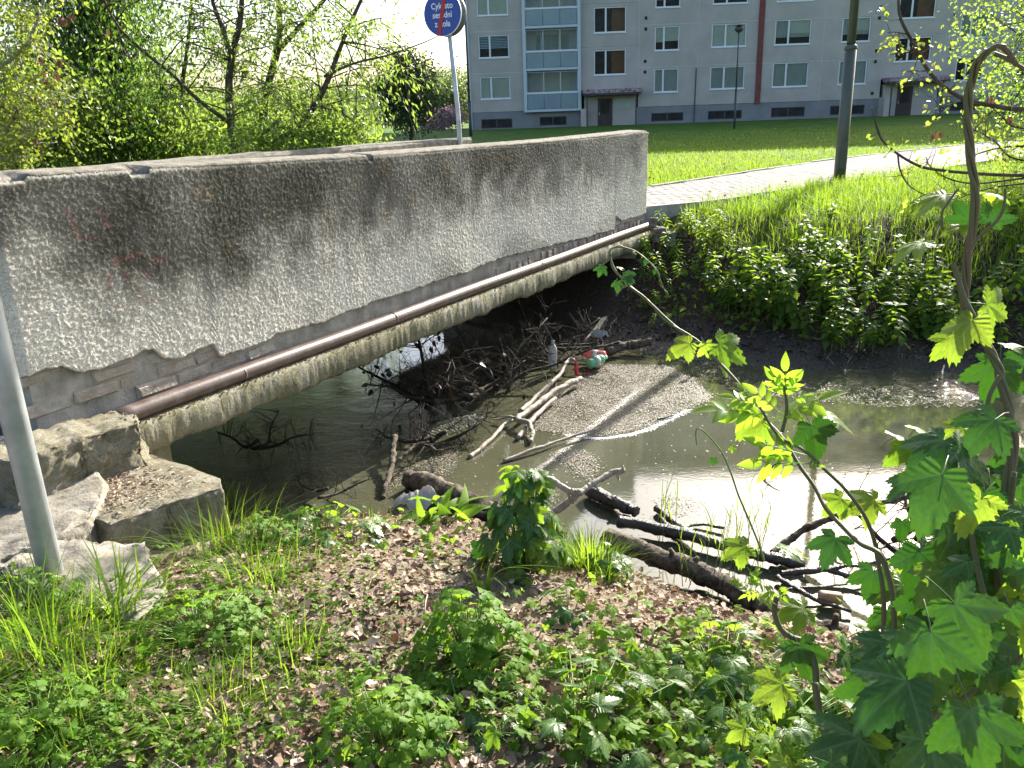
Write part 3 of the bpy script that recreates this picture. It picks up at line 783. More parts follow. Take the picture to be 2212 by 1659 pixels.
# glazed balconies
for side in (4.05, 7.92):
    MB().box((side, -.2, PL - .08), (side + .22, .42, ROOF - 1.4), FA).build('balcony_column', M_bframe, bld)
MB().box((4.0, -.9, PL), (8.18, -.8, ROOF - 1.2), FA).build('loggia_back_wall', M_white, bld)
for fi in range(8):
    zf = 2.42 + FH * fi
    bal = MB().box((4.27, -.798, zf), (7.92, .40, zf + .17), FA).build('balcony', M_bframe, bld)
    w3 = (7.90 - 4.29) / 3
    for q in range(3):
        a_ = 4.29 + q * w3
        MB().box((a_ + .02, .33, zf + .20), (a_ + w3 - .02, .37, zf + 1.22), FA).build('balcony_panel', M_bglass, bal)
        mb = MB(); frame_bars(mb, a_, a_ + w3, zf + 1.32, zf + 2.68, .33, .37, .025)
        mb.build('glazing_frame', M_bframe, bal)
        MB().box((a_ + .03, .345, zf + 1.35), (a_ + w3 - .03, .352, zf + 2.65), FA).build('pane', M_glass, bal)
    MB().box((4.27, .30, zf + 1.22), (7.92, .41, zf + 1.32), FA).build('handrail', M_white, bal)
    mb = MB(); frame_bars(mb, 4.9, 7.4, zf + 1.0, zf + 2.5, -.79, -.70, .07, [5.35, 6.65])
    lw = mb.build('loggia_window', M_white, bal)
    MB().box((4.97, -.76, zf + 1.05), (7.33, -.75, zf + 2.45), FA).build('blind', M_blind if fi % 2 == 0 else M_curt, lw)
# drain pipe, cable duct, vents
MB().box((20.50, .0, 2.45), (20.88, .09, ROOF - 1.3), FA).build('cable_duct', M_red, bld)
mb = MB(); mb.tube([FA(.18, .06, 1.1), FA(.18, .06, 15), FA(.18, .06, ROOF - 1.2)], .05, 8); mb.build('downpipe', M_bframe, bld)
mb = MB(); mb.tube([FA(16.25, .05, 1.2), FA(16.3, .05, 5.0)], .035, 8); mb.build('downpipe', M_darkmetal, bld)
for s_, zz in [(12.71, 8.4), (12.71, 7.69), (12.7, 5.58), (12.7, 4.87), (28.72, 8.48), (28.7, 7.79), (28.71, 5.68), (28.71, 4.98), (28.69, 2.89), (33.77, 7.76), (33.77, 5.67), (33.77, 4.99)]:
    MB().box((s_ - .09, .0, zz - .1), (s_ + .09, .03, zz + .1), FA).build('vent', M_vent, bld)
# entrances
for s0, dz in ((8.35, 0.0), (29.44, .07)):
    en = MB().box((s0 - .05, .0, 3.40 + dz), (s0 + 4.0, 1.25, 3.52 + dz), FA).build('entrance_canopy', M_darkmetal, bld)
    MB().box((s0 - .1, -.0, 3.525 + dz), (s0 + 4.05, 1.32, 3.80 + dz), FA).build('canopy_fascia', M_redroof, en)
    for q in (s0 + .15, s0 + 3.6): MB().box((q, 1.0, 1.0), (q + .09, 1.09, 3.398 + dz), FA).build('canopy_post', M_darkmetal, en)
    wl = MB().box((s0 + .02, -.5, 1.0), (s0 + 3.75, -.02, 3.395 + dz), FA).build('entrance_wall', M_panel, bld)
    door = MB().box((s0 + 1.0, -.018, 1.15 + dz), (s0 + 2.05, .04, 3.2 + dz), FA).build('door', M_door, bld)
    MB().box((s0 + 1.2, .042, 2.1 + dz), (s0 + 1.85, .05, 3.05 + dz), FA).build('pane', M_glass, door)
    MB().box((s0 + 1.08, .042, 2.05 + dz), (s0 + 1.12, .09, 2.25 + dz), FA).build('handle', M_galv, door)
    MB().box((s0 + 2.2, -.018, 2.5 + dz), (s0 + 3.4, .02, 3.1 + dz), FA).build('glass_block_light', M_curt, bld)
    MB().box((s0 - .25, 0, 1.0), (s0 + .13, 1.1, 2.52 + dz), FA).build('side_wall', M_panel, bld)
    MB().box((s0 - .2, .05, 1.0), (s0 + 4.0, 1.8, 1.24 + dz), FA).build('entrance_step', M_kerb, bld)
for k in range(1, 8):   # closed rear face of the loggias between floors is out of sight
    pass

# ------------------------------------------------------------------ lamp posts and the round sign
M_lamp = simple('grey_green_lamp_paint', (0.065, 0.075, 0.062), (0.085, 0.095, 0.08), 3, 0.45, 0.05, spec=.5)
def lamp_post(name, base, h, r0, r1, collar, mat, label, head=True):
    e = empty(name, base)
    b = np.asarray(base)
    mb = MB(); mb.tube([b + (0, 0, -.3), b + (0, 0, collar)], r0, 20); mb.build('lower_shaft', mat, e, True)
    mb = MB(); mb.tube([b + (0, 0, collar), b + (0, 0, h)], [r1, r1 * .7], 18); mb.build('upper_shaft', mat, e, True)
    mb = MB(); mb.tube([b + (0, 0, collar - .04), b + (0, 0, collar + .015), b + (0, 0, collar + .03)], [r0 * 1.06, r0 * 1.06, r1], 20); mb.build('collar', mat, e, True)
    if head:
        mb = MB(); mb.tube([b + (0, 0, h - .02), b + (0, 0, h + .1), b + (0, 0, h + .22), b + (0, 0, h + .3)], [.06, .22, .20, .05], 16); mb.build('lantern', M_darkmetal, e, True)
        mb = MB(); mb.tube([b + (-.0, 0, h + .3), b + (0, 0, h + .36)], [.24, .1], 16); mb.build('lantern_cap', M_darkmetal, e, True)
    tag(e, label, 'lamp post', 'street lamps')
    return e
lb = at(1812, 399, 1.2)
lp = lamp_post('street_lamp', lb, 7.3, .086, .063, 1.95, M_lamp, 'thick grey-green lamp post standing at the edge of the paved path')
MB().box((lb[0] - .045, lb[1] - .093, lb[2] + .25), (lb[0] + .045, lb[1] - .07, lb[2] + .62)).build('service_door', M_lamp, lp)
q = aY(1586, 279, 44.0); q[2] = 1.22
lamp_post('street_lamp', q, aY(1595, 66, 44.0)[2] - 1.3, .055, .04, 1.9, M_darkmetal, 'thin dark lamp post on the lawn in front of the building')
q = aY(1017, 292, 47.0); q[2] = 1.2
lamp_post('street_lamp', q, 7.5, .085, .06, 1.9, M_darkmetal, 'slim grey lamp post at the left corner of the building')
# round blue sign
M_blue = simple('blue_sign_face', (0.012, 0.055, 0.30), None, rough=.35, bs=0, spec=.5)
M_wht = simple('white_lettering', (0.70, 0.72, 0.74), None, rough=.5, bs=0)
M_sred = simple('red_band', (0.42, 0.03, 0.025), None, rough=.4, bs=0)
M_back = simple('sign_back_grey', (0.10, 0.115, 0.115), None, rough=.5, bs=0)
SY = 11.0
sg0, sg1 = aY(958, 30, SY), aY(992, 300, SY)
sgr = empty('round_sign', (sg1[0], sg1[1], 1.18))
mb = MB(); mb.tube([np.array([sg1[0] + .012, sg1[1] + .045, .9]), np.array([sg1[0] + .00, sg1[1] + .045, 2.4]), np.array([sg0[0] + .02, sg0[1] + .05, sg0[2] + .5])], .030, 16)
mb.build('pole', M_galv, sgr, True)
ya = math.radians(-24)                                  # sign faces the bridge, turned away from the camera a little
sx = np.array([math.cos(ya), math.sin(ya), 0]); sn = np.array([math.sin(ya), -math.cos(ya), 0]); sz_ = np.array([0.012, 0, 1.0])
def SGN(a, b, c): return sg0 + sx * a + sz_ * b + sn * c
def disc(r, d0, d1, name, mat, parent, n=48, cx=0.0):
    a = np.linspace(0, 2 * math.pi, n, endpoint=False)
    V = [SGN(cx + r * math.cos(q), r * math.sin(q), d) for d in (d0, d1) for q in a] + [SGN(cx, 0, d0), SGN(cx, 0, d1)]
    i = np.arange(n); j = (i + 1) % n
    return obj(name, np.array(V), [np.stack([i, j, n + j, n + i], 1), np.vstack([np.stack([j, i, np.full(n, 2 * n)], 1), np.stack([n + i, n + j, np.full(n, 2 * n + 1)], 1)])], mat, parent, None, False)
SR = 0.255
plate = disc(SR, .012, .030, 'sign_plate', M_wht, sgr)
disc(SR - .006, .0305, .0335, 'sign_face', M_blue, plate)
disc(SR, -.125, -.10, 'rear_sign_plate', M_back, sgr)
mb = MB(); mb.box((-.05, .1, -.10), (.05, .13, .012), lambda a, b, c: SGN(a, b, c)); mb.box((-.05, -.13, -.10), (.05, -.10, .012), lambda a, b, c: SGN(a, b, c)); mb.build('clamp', M_galv, sgr)
def letters(txt, size, x, y, parent, mat):
    cu = bpy.data.curves.new('lettering', 'FONT'); cu.body = txt; cu.size = size; cu.align_x = 'CENTER'; cu.extrude = 0.0008; cu.resolution_u = 3; cu.offset = 0.002
    tmp = bpy.data.objects.new('tmp', cu); S.collection.objects.link(tmp)
    me = bpy.data.meshes.new_from_object(tmp); bpy.data.objects.remove(tmp); bpy.data.curves.remove(cu)
    V = np.array([v.co[:] for v in me.vertices]); me.name = 'lettering'
    W = np.array([SGN(x + a * .92, y + b, .0352 + c) for a, b, c in V]) - WO[parent.name]
    me.vertices.foreach_set('co', W.astype(np.float32).ravel()); me.materials.clear(); me.materials.append(mat); me.update()
    return link('lettering', me, parent, WO[parent.name])
letters('Cyklisto', .098, .0, .055, plate, M_wht)
letters('sesedni', .098, .0, -.045, plate, M_wht)
letters('z kola', .098, .0, -.145, plate, M_wht)
mb = MB(); mb.box((-.024, -SR + .005, .0375), (.024, SR - .005, .0405), lambda a, b, c: SGN(a * math.cos(.22) + b * math.sin(.22), -a * math.sin(.22) + b * math.cos(.22), c)); mb.build('red_band', M_sred, plate)
tag(sgr, 'round blue cycling sign with white Czech lettering and red slash on a grey pole', 'sign')
# small far things
def Pz(x, y, Y, z): q = aY(x, y, Y); q[2] = z; return q
rl = empty('railing', Pz(970, 280, 56, 1.2)); mb = MB(); a_, b_ = Pz(955, 280, 56, 0), Pz(999, 280, 56, 0)
for q in (0, .5, 1): (lambda c_: mb.tube([c_ + (0, 0, 1.1), c_ + (0, 0, 2.2)], .025, 6))(a_ + (b_ - a_) * q)
mb.build('posts', M_darkmetal, rl); mb = MB(); mb.tube([a_ + (0, 0, 2.2), b_ + (0, 0, 2.2)], .025, 6); mb.tube([a_ + (0, 0, 1.7), b_ + (0, 0, 1.7)], .015, 6); mb.build('rails', M_darkmetal, rl)
tag(rl, 'low dark metal railing beside the left corner of the building', 'railing')
for x, y, Y, ln, lbl in [(165, 318, 17, .12, 'thin pale leaning pole behind the left of the parapet'), (262, 325, 18, .10, 'thin pale leaning pole in the bushes, right one of two')]:
    q = Pz(x, y, Y, 1.0); mb = MB(); mb.tube([q, q + (-ln, 0, 1.75)], .03, 8); tag(mb.build('pole', M_galv, None, True), lbl, 'pole')
q = Pz(908, 288, 42, 1.25); e = empty('notice_sign', q); mb = MB(); mb.tube([q, q + (0, 0, 1.5)], .025, 6); mb.build('pole', M_galv, e)
MB().box((q[0] - .2, q[1] - .04, q[2] + 1.0), (q[0] + .2, q[1] - .02, q[2] + 1.4)).build('panel', M_wht, e); tag(e, 'tiny white notice board on the far lawn under the round tree', 'sign')

# ------------------------------------------------------------------ leaf shapes and scattering
def rot_from(nrm, tip):
    """matrices with local y along tip and local z along nrm (arrays n x 3)"""
    tip = tip / (np.linalg.norm(tip, axis=-1, keepdims=True) + 1e-9)
    z = nrm - tip * np.sum(nrm * tip, -1, keepdims=True)
    z = z / (np.linalg.norm(z, axis=-1, keepdims=True) + 1e-9)
    x = np.cross(tip, z)
    return np.stack([x, tip, z], -1)
def scatter(TV, TF, P, R, sc):
    n = len(P); k = len(TV)
    sc = np.broadcast_to(np.asarray(sc, float), (n,))
    V = np.einsum('nij,kj->nki', R, TV) * sc[:, None, None] + np.asarray(P)[:, None]
    F = TF[None] + (np.arange(n) * k)[:, None, None]
    return V.reshape(-1, 3), F.reshape(-1, TF.shape[1])
def randdir(n, r=rng):
    v = r.normal(0, 1, (n, 3)); return v / np.linalg.norm(v, axis=1)[:, None]
# simple folded lance leaf (unit length along y)
LANCE_V = np.array([(0, 0, 0), (.15, .4, .04), (0, .45, -.02), (-.15, .4, .04), (0, 1, -.10)], float)
LANCE_F = np.array([(0, 1, 2), (0, 2, 3), (1, 4, 2), (2, 4, 3)])
OVAL_V = np.array([(0, 0, 0), (.30, .35, .06), (0, .4, -.03), (-.30, .35, .06), (.2, .75, .0), (-.2, .75, 0), (0, 1, -.10)], float)
OVAL_F = np.array([(0, 1, 2), (0, 2, 3), (1, 4, 2), (2, 5, 3), (2, 4, 6), (2, 6, 5)])
def toothed(nt=6, wid=.34, fold=.10, droop=.22, tooth=.10, amp=0.0):
    """serrated leaf: midrib + both edges, unit length along y"""
    ts = np.linspace(0, 1, nt * 2 + 1)
    w_ = wid * np.sin(np.pi * ts ** .72) ** .9
    V = []; F = []
    for i, q in enumerate(ts):
        e = w_[i] * (1 + (tooth if i % 2 else -tooth)); yy = q + (-.02 if i % 2 else .02)
        zz = -droop * q * q; zf = fold * w_[i] / max(wid, .01) + amp * (1 if i % 2 else -1)
        V += [(0, q, zz), (e, yy, zz + zf), (-e, yy, zz + zf)]
    for i in range(len(ts) - 1):
        a = 3 * i; b = a + 3
        F += [(a, a + 1, b + 1, b), (a, b, b + 2, a + 2)]
    return np.array(V, float), np.array(F)
def hop_leaf(lobes=5, seed=0, na=150, nr=9):
    """palmate, serrated, corrugated hop leaf; petiole end at the origin, tip along +y"""
    r = np.random.default_rng(seed)
    if lobes == 5: ph = np.radians([90, 40, 140, -12, 192]); ln = np.array([1.0, .84, .84, .50, .50]); wd = np.radians([36, 33, 33, 33, 33])
    else: ph = np.radians([90, 32, 148]); ln = np.array([1.0, .78, .78]); wd = np.radians([42, 44, 44])
    ln = ln * (1 + r.normal(0, .05, len(ln)))
    th = np.linspace(math.radians(-62), math.radians(242), na)
    for p_ in ph: th[np.argmin(abs(th - p_))] = p_
    rad = np.zeros(na)
    for p_, l_, w_ in zip(ph, ln, wd):
        x = np.abs(th - p_) / w_
        rad = np.maximum(rad, l_ * np.clip(1 - .60 * x ** 1.12, 0.0, 1) * (x < 1.5))
    ends = np.minimum(th - th[0], th[-1] - th)
    rad = np.maximum(rad, .36) * (0.45 + .55 * sstep(0, .5, ends))
    saw = (np.arange(na) % 4) / 3.0
    rad = rad * (1 + .11 * (saw - .5) + r.normal(0, .012, na))
    rho = (np.arange(nr + 1) / nr) ** .9
    X = np.cos(th)[:, None] * rad[:, None] * rho[None]; Y = np.sin(th)[:, None] * rad[:, None] * rho[None]
    Zz = np.zeros_like(X); vein = np.zeros_like(X); best = np.full(X.shape, 9.0)
    for p_, l_ in zip(ph, ln):
        a = X * math.cos(p_) + Y * math.sin(p_); b = np.abs(-X * math.sin(p_) + Y * math.cos(p_))
        ang = np.abs(np.angle(np.exp(1j * (th - p_))))[:, None] + np.zeros_like(X)
        m_ = ang < best; best = np.where(m_, ang, best)
        cor = .009 * np.cos(2 * np.pi * (a - .75 * b) / .145) * sstep(0, .06, b) * sstep(0, .2, rho)[None]
        zz = .16 * b + cor
        Zz = np.where(m_, zz, Zz)
        vv = np.maximum(np.exp(-(b / .016) ** 2), .55 * sstep(.75, 1.0, -np.cos(2 * np.pi * (a - .75 * b) / .145)))
        vein = np.where(m_, vv, vein)
    rr_ = np.hypot(X, Y)
    Zz = Zz - .30 * rr_ ** 2 + .07 * np.sin(X * 4 + r.uniform(0, 6)) * rr_ + .04 * np.cos(Y * 5 + r.uniform(0, 6)) * rr_
    V = np.stack([X, Y, Zz], -1).reshape(-1, 3); k = nr + 1
    ii, jj = np.meshgrid(np.arange(na - 1), np.arange(nr), indexing='ij')
    F = np.stack([ii * k + jj, ii * k + jj + 1, (ii + 1) * k + jj + 1, (ii + 1) * k + jj], -1).reshape(-1, 4)
    return V, F, vein.ravel()
def trifoliate(seed=0):
    """three lobed, blunt-toothed leaflets on a short stalk"""
    r = np.random.default_rng(seed); V = []; F = []
    for ang, ln, off in ((0, 1.0, .25), (1.15, .72, .18), (-1.15, .72, .18)):
        n = 11; th = np.linspace(-1.0, 1.0, n)
        o = len(V)
        V.append((math.sin(ang) * off * .4, math.cos(ang) * off * .4, 0))
        V.append((math.sin(ang) * (off + .45 * ln), math.cos(ang) * (off + .45 * ln), .0))
        for i, q in enumerate(th):
            rr_ = ln * (.62 * (1 - .35 * abs(q)) * (1 + (.16 if i % 2 else -.12)) + r.normal(0, .02))
            a = ang + q * 1.05 * .9
            d = off * .6
            V.append((math.sin(ang) * d + math.sin(a) * rr_, math.cos(ang) * d + math.cos(a) * rr_, .10 * abs(q) - .28 * rr_ ** 2 + r.normal(0, .02)))
        for i in range(n - 1): F.append((o + 1, o + 2 + i + 1, o + 2 + i))
        F.append((o, o + 1, o + 2)); F.append((o, o + 2 + n - 1, o + 1))
    V = np.array(V, float); V[:, :2] *= .8
    return V, np.array(F)
def grass_blades(P, h, bend_dir, bend, width, k=4):
    """curved tapering ribbons; arrays of length n"""
    n = len(P); tq = np.linspace(0, 1, k + 1)
    side = np.stack([-bend_dir[:, 1], bend_dir[:, 0], np.zeros(n)], 1)
    up = np.zeros((n, k + 1, 3))
    out_ = (bend[:, None] * tq[None] ** 2)[:, :, None] * np.c_[bend_dir, np.zeros(n)][:, None] * h[:, None, None]
    up[:, :, 2] = h[:, None] * (tq[None] - .45 * np.clip(bend, 0, 1.6)[:, None] * tq[None] ** 2.2)
    C = P[:, None] + out_ + up
    w_ = width[:, None] * (1 - tq[None] ** 1.6 * .96)
    V = np.stack([C - side[:, None] * w_[..., None], C + side[:, None] * w_[..., None]], 2)
    V = V.reshape(n, -1, 3)
    f = np.array([(2 * i, 2 * i + 1, 2 * i + 3, 2 * i + 2) for i in range(k)])
    F = (f[None] + (np.arange(n) * 2 * (k + 1))[:, None, None]).reshape(-1, 4)
    return V.reshape(-1, 3), F
def blades(name, P, hmin, hmax, wmin, wmax, mat, bmax=.9, k=4, r=rng, parent=None, out_from=None, tintf=None):
    n = len(P)
    a = r.uniform(0, 6.28, n); bd = np.stack([np.cos(a), np.sin(a)], 1)
    if out_from is not None:
        d = P[:, :2] - np.asarray(out_from)[:2]; d = d / (np.linalg.norm(d, axis=1)[:, None] + 1e-6)
        bd = d + .5 * bd; bd /= np.linalg.norm(bd, axis=1)[:, None]
    V, F = grass_blades(P, r.uniform(hmin, hmax, n), bd, r.uniform(.1, bmax, n), r.uniform(wmin, wmax, n), k)
    ti = r.random(n) if tintf is None else tintf
    return obj(name, V, F, mat, parent, {'tint': np.repeat(ti, 2 * (k + 1))}, True)

# ------------------------------------------------------------------ foliage materials
M_willow = leafmat('willow_leaf', (.05, .10, .018), (.085, .145, .028), (.20, .34, .045), (.38, .50, .07), .55)
M_deep = leafmat('deep_green_leaf', (.035, .08, .018), (.06, .115, .025), (.12, .26, .03), (.22, .38, .04), .5)
M_yell = leafmat('young_yellow_leaf', (.09, .14, .02), (.13, .17, .03), (.30, .42, .04), (.42, .48, .06), .5)
M_rust = leafmat('rusty_dead_leaf', (.15, .065, .03), (.20, .10, .045), (.13, .055, .025), (.20, .09, .04), .3)
M_horn = leafmat('hornbeam_leaf', (.028, .055, .016), (.045, .08, .022), (.07, .13, .02), (.12, .18, .03), .35)
M_pink = leafmat('pink_blossom', (.36, .24, .26), (.48, .34, .36), (.3, .18, .2), (.4, .26, .28), .35)
M_far = leafmat('far_leaf', (.075, .115, .04), (.12, .16, .055), (.16, .24, .06), (.22, .30, .08), .4)
M_grass = leafmat('grass_blade', (.06, .13, .014), (.105, .185, .026), (.24, .42, .02), (.38, .52, .035), .48, rough=.55, spec=.15)
M_lawn = leafmat('lawn_blade', (.07, .14, .016), (.12, .19, .03), (.28, .44, .03), (.42, .52, .06), .5, rough=.6, spec=.1)
M_nettle = leafmat('nettle_leaf', (.045, .10, .016), (.08, .145, .024), (.22, .40, .02), (.40, .54, .04), .48, rough=.5, spec=.22, per_obj=True)
M_geum = leafmat('avens_leaf', (.075, .165, .018), (.125, .215, .028), (.24, .48, .02), (.38, .56, .04), .42, rough=.55, spec=.16, per_obj=True)
M_cover = leafmat('ground_cover_leaf', (.08, .165, .018), (.14, .225, .034), (.24, .46, .02), (.38, .54, .05), .42, rough=.55, spec=.16)
M_hop = leafmat('hop_leaf', (.045, .125, .014), (.085, .165, .022), (.035, .14, .008), (.09, .25, .015), .32, rough=.40, spec=.4, per_obj=True, vein=(.11, .19, .06), pat=14)  # dim transmission colour paints in the shade of the leaves above
M_ash = leafmat('ash_leaflet', (.07, .15, .02), (.10, .19, .028), (.36, .60, .03), (.44, .66, .05), .55, rough=.38, per_obj=True)
M_dead = leafmat('dead_oak_leaf', (.13, .075, .045), (.60, .47, .35), (.12, .06, .03), (.30, .18, .09), .2, rough=.8, spec=.2)
M_bark = simple('bark', (0.045, 0.036, 0.026), (0.12, 0.098, 0.072), 18, 0.95, 0.8, 60, 0.01, sc=(1, 1, .3))
M_barkpale = simple('pale_bark', (0.20, 0.18, 0.15), (0.36, 0.33, 0.28), 14, 0.9, 0.5, 60, 0.005)
M_stem = simple('green_brown_stem', (0.085, 0.10, 0.03), (0.13, 0.085, 0.045), 9, 0.6, 0.3, 80, 0.004, spec=.4)
M_greenstem = simple('green_stem', (0.10, 0.17, 0.035), (0.15, 0.22, 0.05), 9, 0.55, 0.1, spec=.4)

# ------------------------------------------------------------------ trees
class Tree:
    def __init__(s, seed): s.r = np.random.default_rng(seed); s.wood = MB(); s.tw = []; s.n = 0
    def limb(s, P, r0, r1, n=7, m=5):
        Q = smooth_path(P, m); s.wood.tube(Q, np.linspace(r0, r1, len(Q)), n); return Q
    def sprout(s, Q, count, lmin, lmax, r0, t0=.15, up=.35, subs=6, slen=.55, droop=.35, rad=.25):
        """side branches from polyline Q with sub-twigs; twig polylines are kept for leaves"""
        r = s.r
        for _ in range(count):
            f = t0 + (1 - t0) * r.random(); i = f * (len(Q) - 1); i0 = int(min(i, len(Q) - 2)); p = Q[i0] + (Q[i0 + 1] - Q[i0]) * (i - i0)
            ax = Q[i0 + 1] - Q[i0]; ax = ax / (np.linalg.norm(ax) + 1e-9)
            d = randdir(1, r)[0]; d = d - ax * (d @ ax) * .8; d[2] += up; d /= np.linalg.norm(d)
            l = r.uniform(lmin, lmax) * (1.1 - .5 * f)
            tt = np.linspace(0, 1, 5)[:, None]
            br = p + d * l * tt + np.array([0, 0, -droop * l]) * tt ** 2 + r.normal(0, .03 * l, (5, 3)) * tt
            s.wood.tube(br, np.linspace(r0, r0 * .3, 5), 4)
            for k in range(subs):
                g = r.uniform(.2, 1.0); q = br[0] + (br[-1] - br[0]) * g; j = g * 4; j0 = int(min(j, 3)); q = br[j0] + (br[j0 + 1] - br[j0]) * (j - j0)
                d2 = d * .6 + randdir(1, r)[0] * .8; d2[2] -= droop * .5; d2 /= np.linalg.norm(d2)
                l2 = slen * r.uniform(.5, 1.2)
                tw = q + d2 * l2 * np.linspace(0, 1, 4)[:, None] + np.array([0, 0, -droop * l2]) * np.linspace(0, 1, 4)[:, None] ** 2
                s.wood.tube(tw, np.linspace(r0 * .28, r0 * .12, 4), 3)
                s.tw.append(tw)
    def leaves(s, per, TV, TF, smin, smax, hang=.5, spread=.05, up=.5):
        r = s.r; T = np.array(s.tw); n = len(T) * per
        ti = np.repeat(np.arange(len(T)), per); f = r.random(n) * 2.999; i0 = f.astype(int); g = (f - i0)[:, None]
        P = T[ti, i0] * (1 - g) + T[ti, i0 + 1] * g + r.normal(0, spread, (n, 3))
        tip = (T[ti, 3] - T[ti, 0]); tip /= np.linalg.norm(tip, axis=1)[:, None]
        tip = tip + .8 * randdir(n, r); tip[:, 2] -= hang
        nm = randdir(n, r) * .8; nm[:, 2] += up
        V, F = scatter(TV, TF, P, rot_from(nm, tip), r.uniform(smin, smax, n))
        tint = np.repeat(np.clip(r.normal(.5, .28, n) , 0, 1), len(TV))
        return V, F, tint
def finish(tree, name, base, label, wood_mat, leaf, leaf_mat, cat='tree', group=None, extra=None):
    e = empty(name, base)
    tree.wood.build('trunk', wood_mat, e, True)
    V, F, ti = leaf
    obj('crown', V, F, leaf_mat, e, {'tint': ti}, True)
    tag(e, label, cat, group)
    return e
def px_path(P, Y): return [aY(x, y, Y if np.isscalar(Y) else Y[i]) for i, (x, y) in enumerate(P)]
def gz(p, lo=.9):
    return float(hz(p[0], p[1]))
GW = 'slender willows behind the bridge'
def willow(seed, base_px, Y, limbs, label, nb=70, per=15, lmin=.7, lmax=1.9, side=2):
    t_ = Tree(seed); b = aY(*base_px, Y); b[2] = gz(b)
    for k, (P, r0, r1) in enumerate(limbs):
        pts = px_path(P, Y)
        if k == 0: pts = [np.array([pts[0][0], pts[0][1], b[2] - .2])] + pts
        pts = np.array(pts); pts[:, 1] += np.linspace(0, t_.r.normal(0, .5), len(pts))
        Q = t_.limb(pts, r0, r1)
        t_.sprout(Q, nb if k == 0 else nb // side, lmin, lmax, .012, .10, .3, 5, .6, .30)
    return finish(t_, 'willow_tree', b, label, M_bark, t_.leaves(per, LANCE_V, LANCE_F, .07, .13, .45, .06), M_willow, group=GW)
willow(1, (505, 335), 14.0, [([(505, 330), (497, 250), (492, 180), (500, 110), (515, 40), (520, -60), (530, -220), (540, -420)], .085, .02), ([(497, 118), (480, 60), (455, -10), (430, -150), (420, -300)], .045, .012), ([(492, 262), (440, 220), (390, 165), (330, 110), (290, 60), (262, -20), (240, -140)], .035, .01)], 'willow with a straight upright trunk, the second trunk from the left', 46, 12, side=3)
willow(2, (560, 335), 15.2, [([(558, 330), (563, 290), (577, 190), (598, 110), (603, 50), (600, -40), (590, -200), (600, -420)], .095, .02), ([(600, 110), (650, 55), (720, -25), (790, -160), (850, -330)], .05, .012)], 'forked willow with a thick slightly leaning trunk right of the straight willow', 52, 12)
willow(3, (600, 335), 13.2, [([(600, 325), (640, 275), (680, 210), (700, 160), (715, 110), (735, 50), (772, -40), (830, -190), (880, -330)], .065, .015), ([(700, 165), (760, 135), (830, 115), (905, 85), (950, 60)], .022, .006), ([(660, 240), (720, 218), (780, 200)], .02, .005), ([(640, 275), (700, 266), (770, 262)], .018, .005)], 'willow leaning far to the right above the parapet', 40, 12, side=5)
willow(4, (395, 335), 16.5, [([(392, 335), (403, 250), (400, 180), (410, 120), (418, 60), (426, -30), (430, -200), (425, -380)], .06, .014), ([(402, 240), (360, 200), (330, 190)], .02, .006)], 'thin pale willow, leftmost of the slender trunks', 32, 11)
# dense green bushes and trees behind them
def blob_tree(seed, name, px, Y, rx, rz_, label, lm, nl=9000, trunk_r=.12, zoff=0.0, TV=OVAL_V, TF=OVAL_F, smin=.06, smax=.12, cat='tree', group=None, nclump=60, hang=.4, cz=None, wm=None, shell=.55, lean=0.0):
    """trunk with forking limbs that carry leaf clumps spread through the crown"""
    t_ = Tree(seed); r = t_.r
    c = aY(*px, Y); b = np.array([c[0] - lean, c[1], 0]); b[2] = gz(b); c = c + (0, 0, zoff)
    top = c + (0, 0, rz_ * .6)
    Q = t_.limb([b - (0, 0, .2), b + (c - b) * .45 + r.normal(0, .05 * rx, 3), c, top], trunk_r, trunk_r * .25)
    d = randdir(nclump, r); rad = (shell + (1 - shell) * r.random(nclump) ** .5)
    C = c + d * rad[:, None] * np.array([rx, rx, rz_])
    C = C[C[:, 2] > b[2] + .15]
    for q in C:
        i = r.integers(len(Q) // 4, len(Q) - 1); s0 = Q[i]
        mid = s0 + (q - s0) * .5 + np.array([0, 0, .08 * rx]); t_.wood.tube(np.array([s0, mid, q]), [trunk_r * .22, trunk_r * .12, trunk_r * .05], 4)
    per = nl // max(len(C), 1)
    ci = np.repeat(np.arange(len(C)), per); n = len(ci)
    cs = r.uniform(.6, 1.3, len(C))
    P = C[ci] + r.normal(0, 1, (n, 3)) * np.array([rx, rx, rz_ * .9]) * .20 * cs[ci][:, None]
    tip = randdir(n, r); tip[:, 2] -= hang; nm = randdir(n, r); nm[:, 2] += .4
    V, F = scatter(TV, TF, P, rot_from(nm, tip), r.uniform(smin, smax, n))
    tint = np.repeat(np.clip(r.normal(0, .18, n) + r.uniform(.2, .8, len(C))[ci], 0, 1), len(TV))
    return finish(t_, name, b, label, wm or M_bark, (V, F, tint), lm, cat, group)
blob_tree(21, 'birch_tree', (205, 40), 16, 1.35, 4.2, 'tall dense dark green weeping tree at the upper left', M_deep, 24000, .16, smin=.06, smax=.12, nclump=190, hang=1.2, shell=.2, TV=LANCE_V * (1.6, 1, 1), TF=LANCE_F)
blob_tree(22, 'leafy_bush', (40, 275), 14, 1.4, .9, 'yellow-green leafy bush at the far left above the parapet', M_willow, 9000, .07, smin=.05, smax=.10, nclump=60, cat='bush', shell=.3)
blob_tree(23, 'leafy_bush', (340, 290), 17, 1.7, .9, 'light green bush behind the parapet between dark tree and first willow', M_willow, 9000, .06, smin=.06, smax=.11, nclump=70, cat='bush', shell=.3)
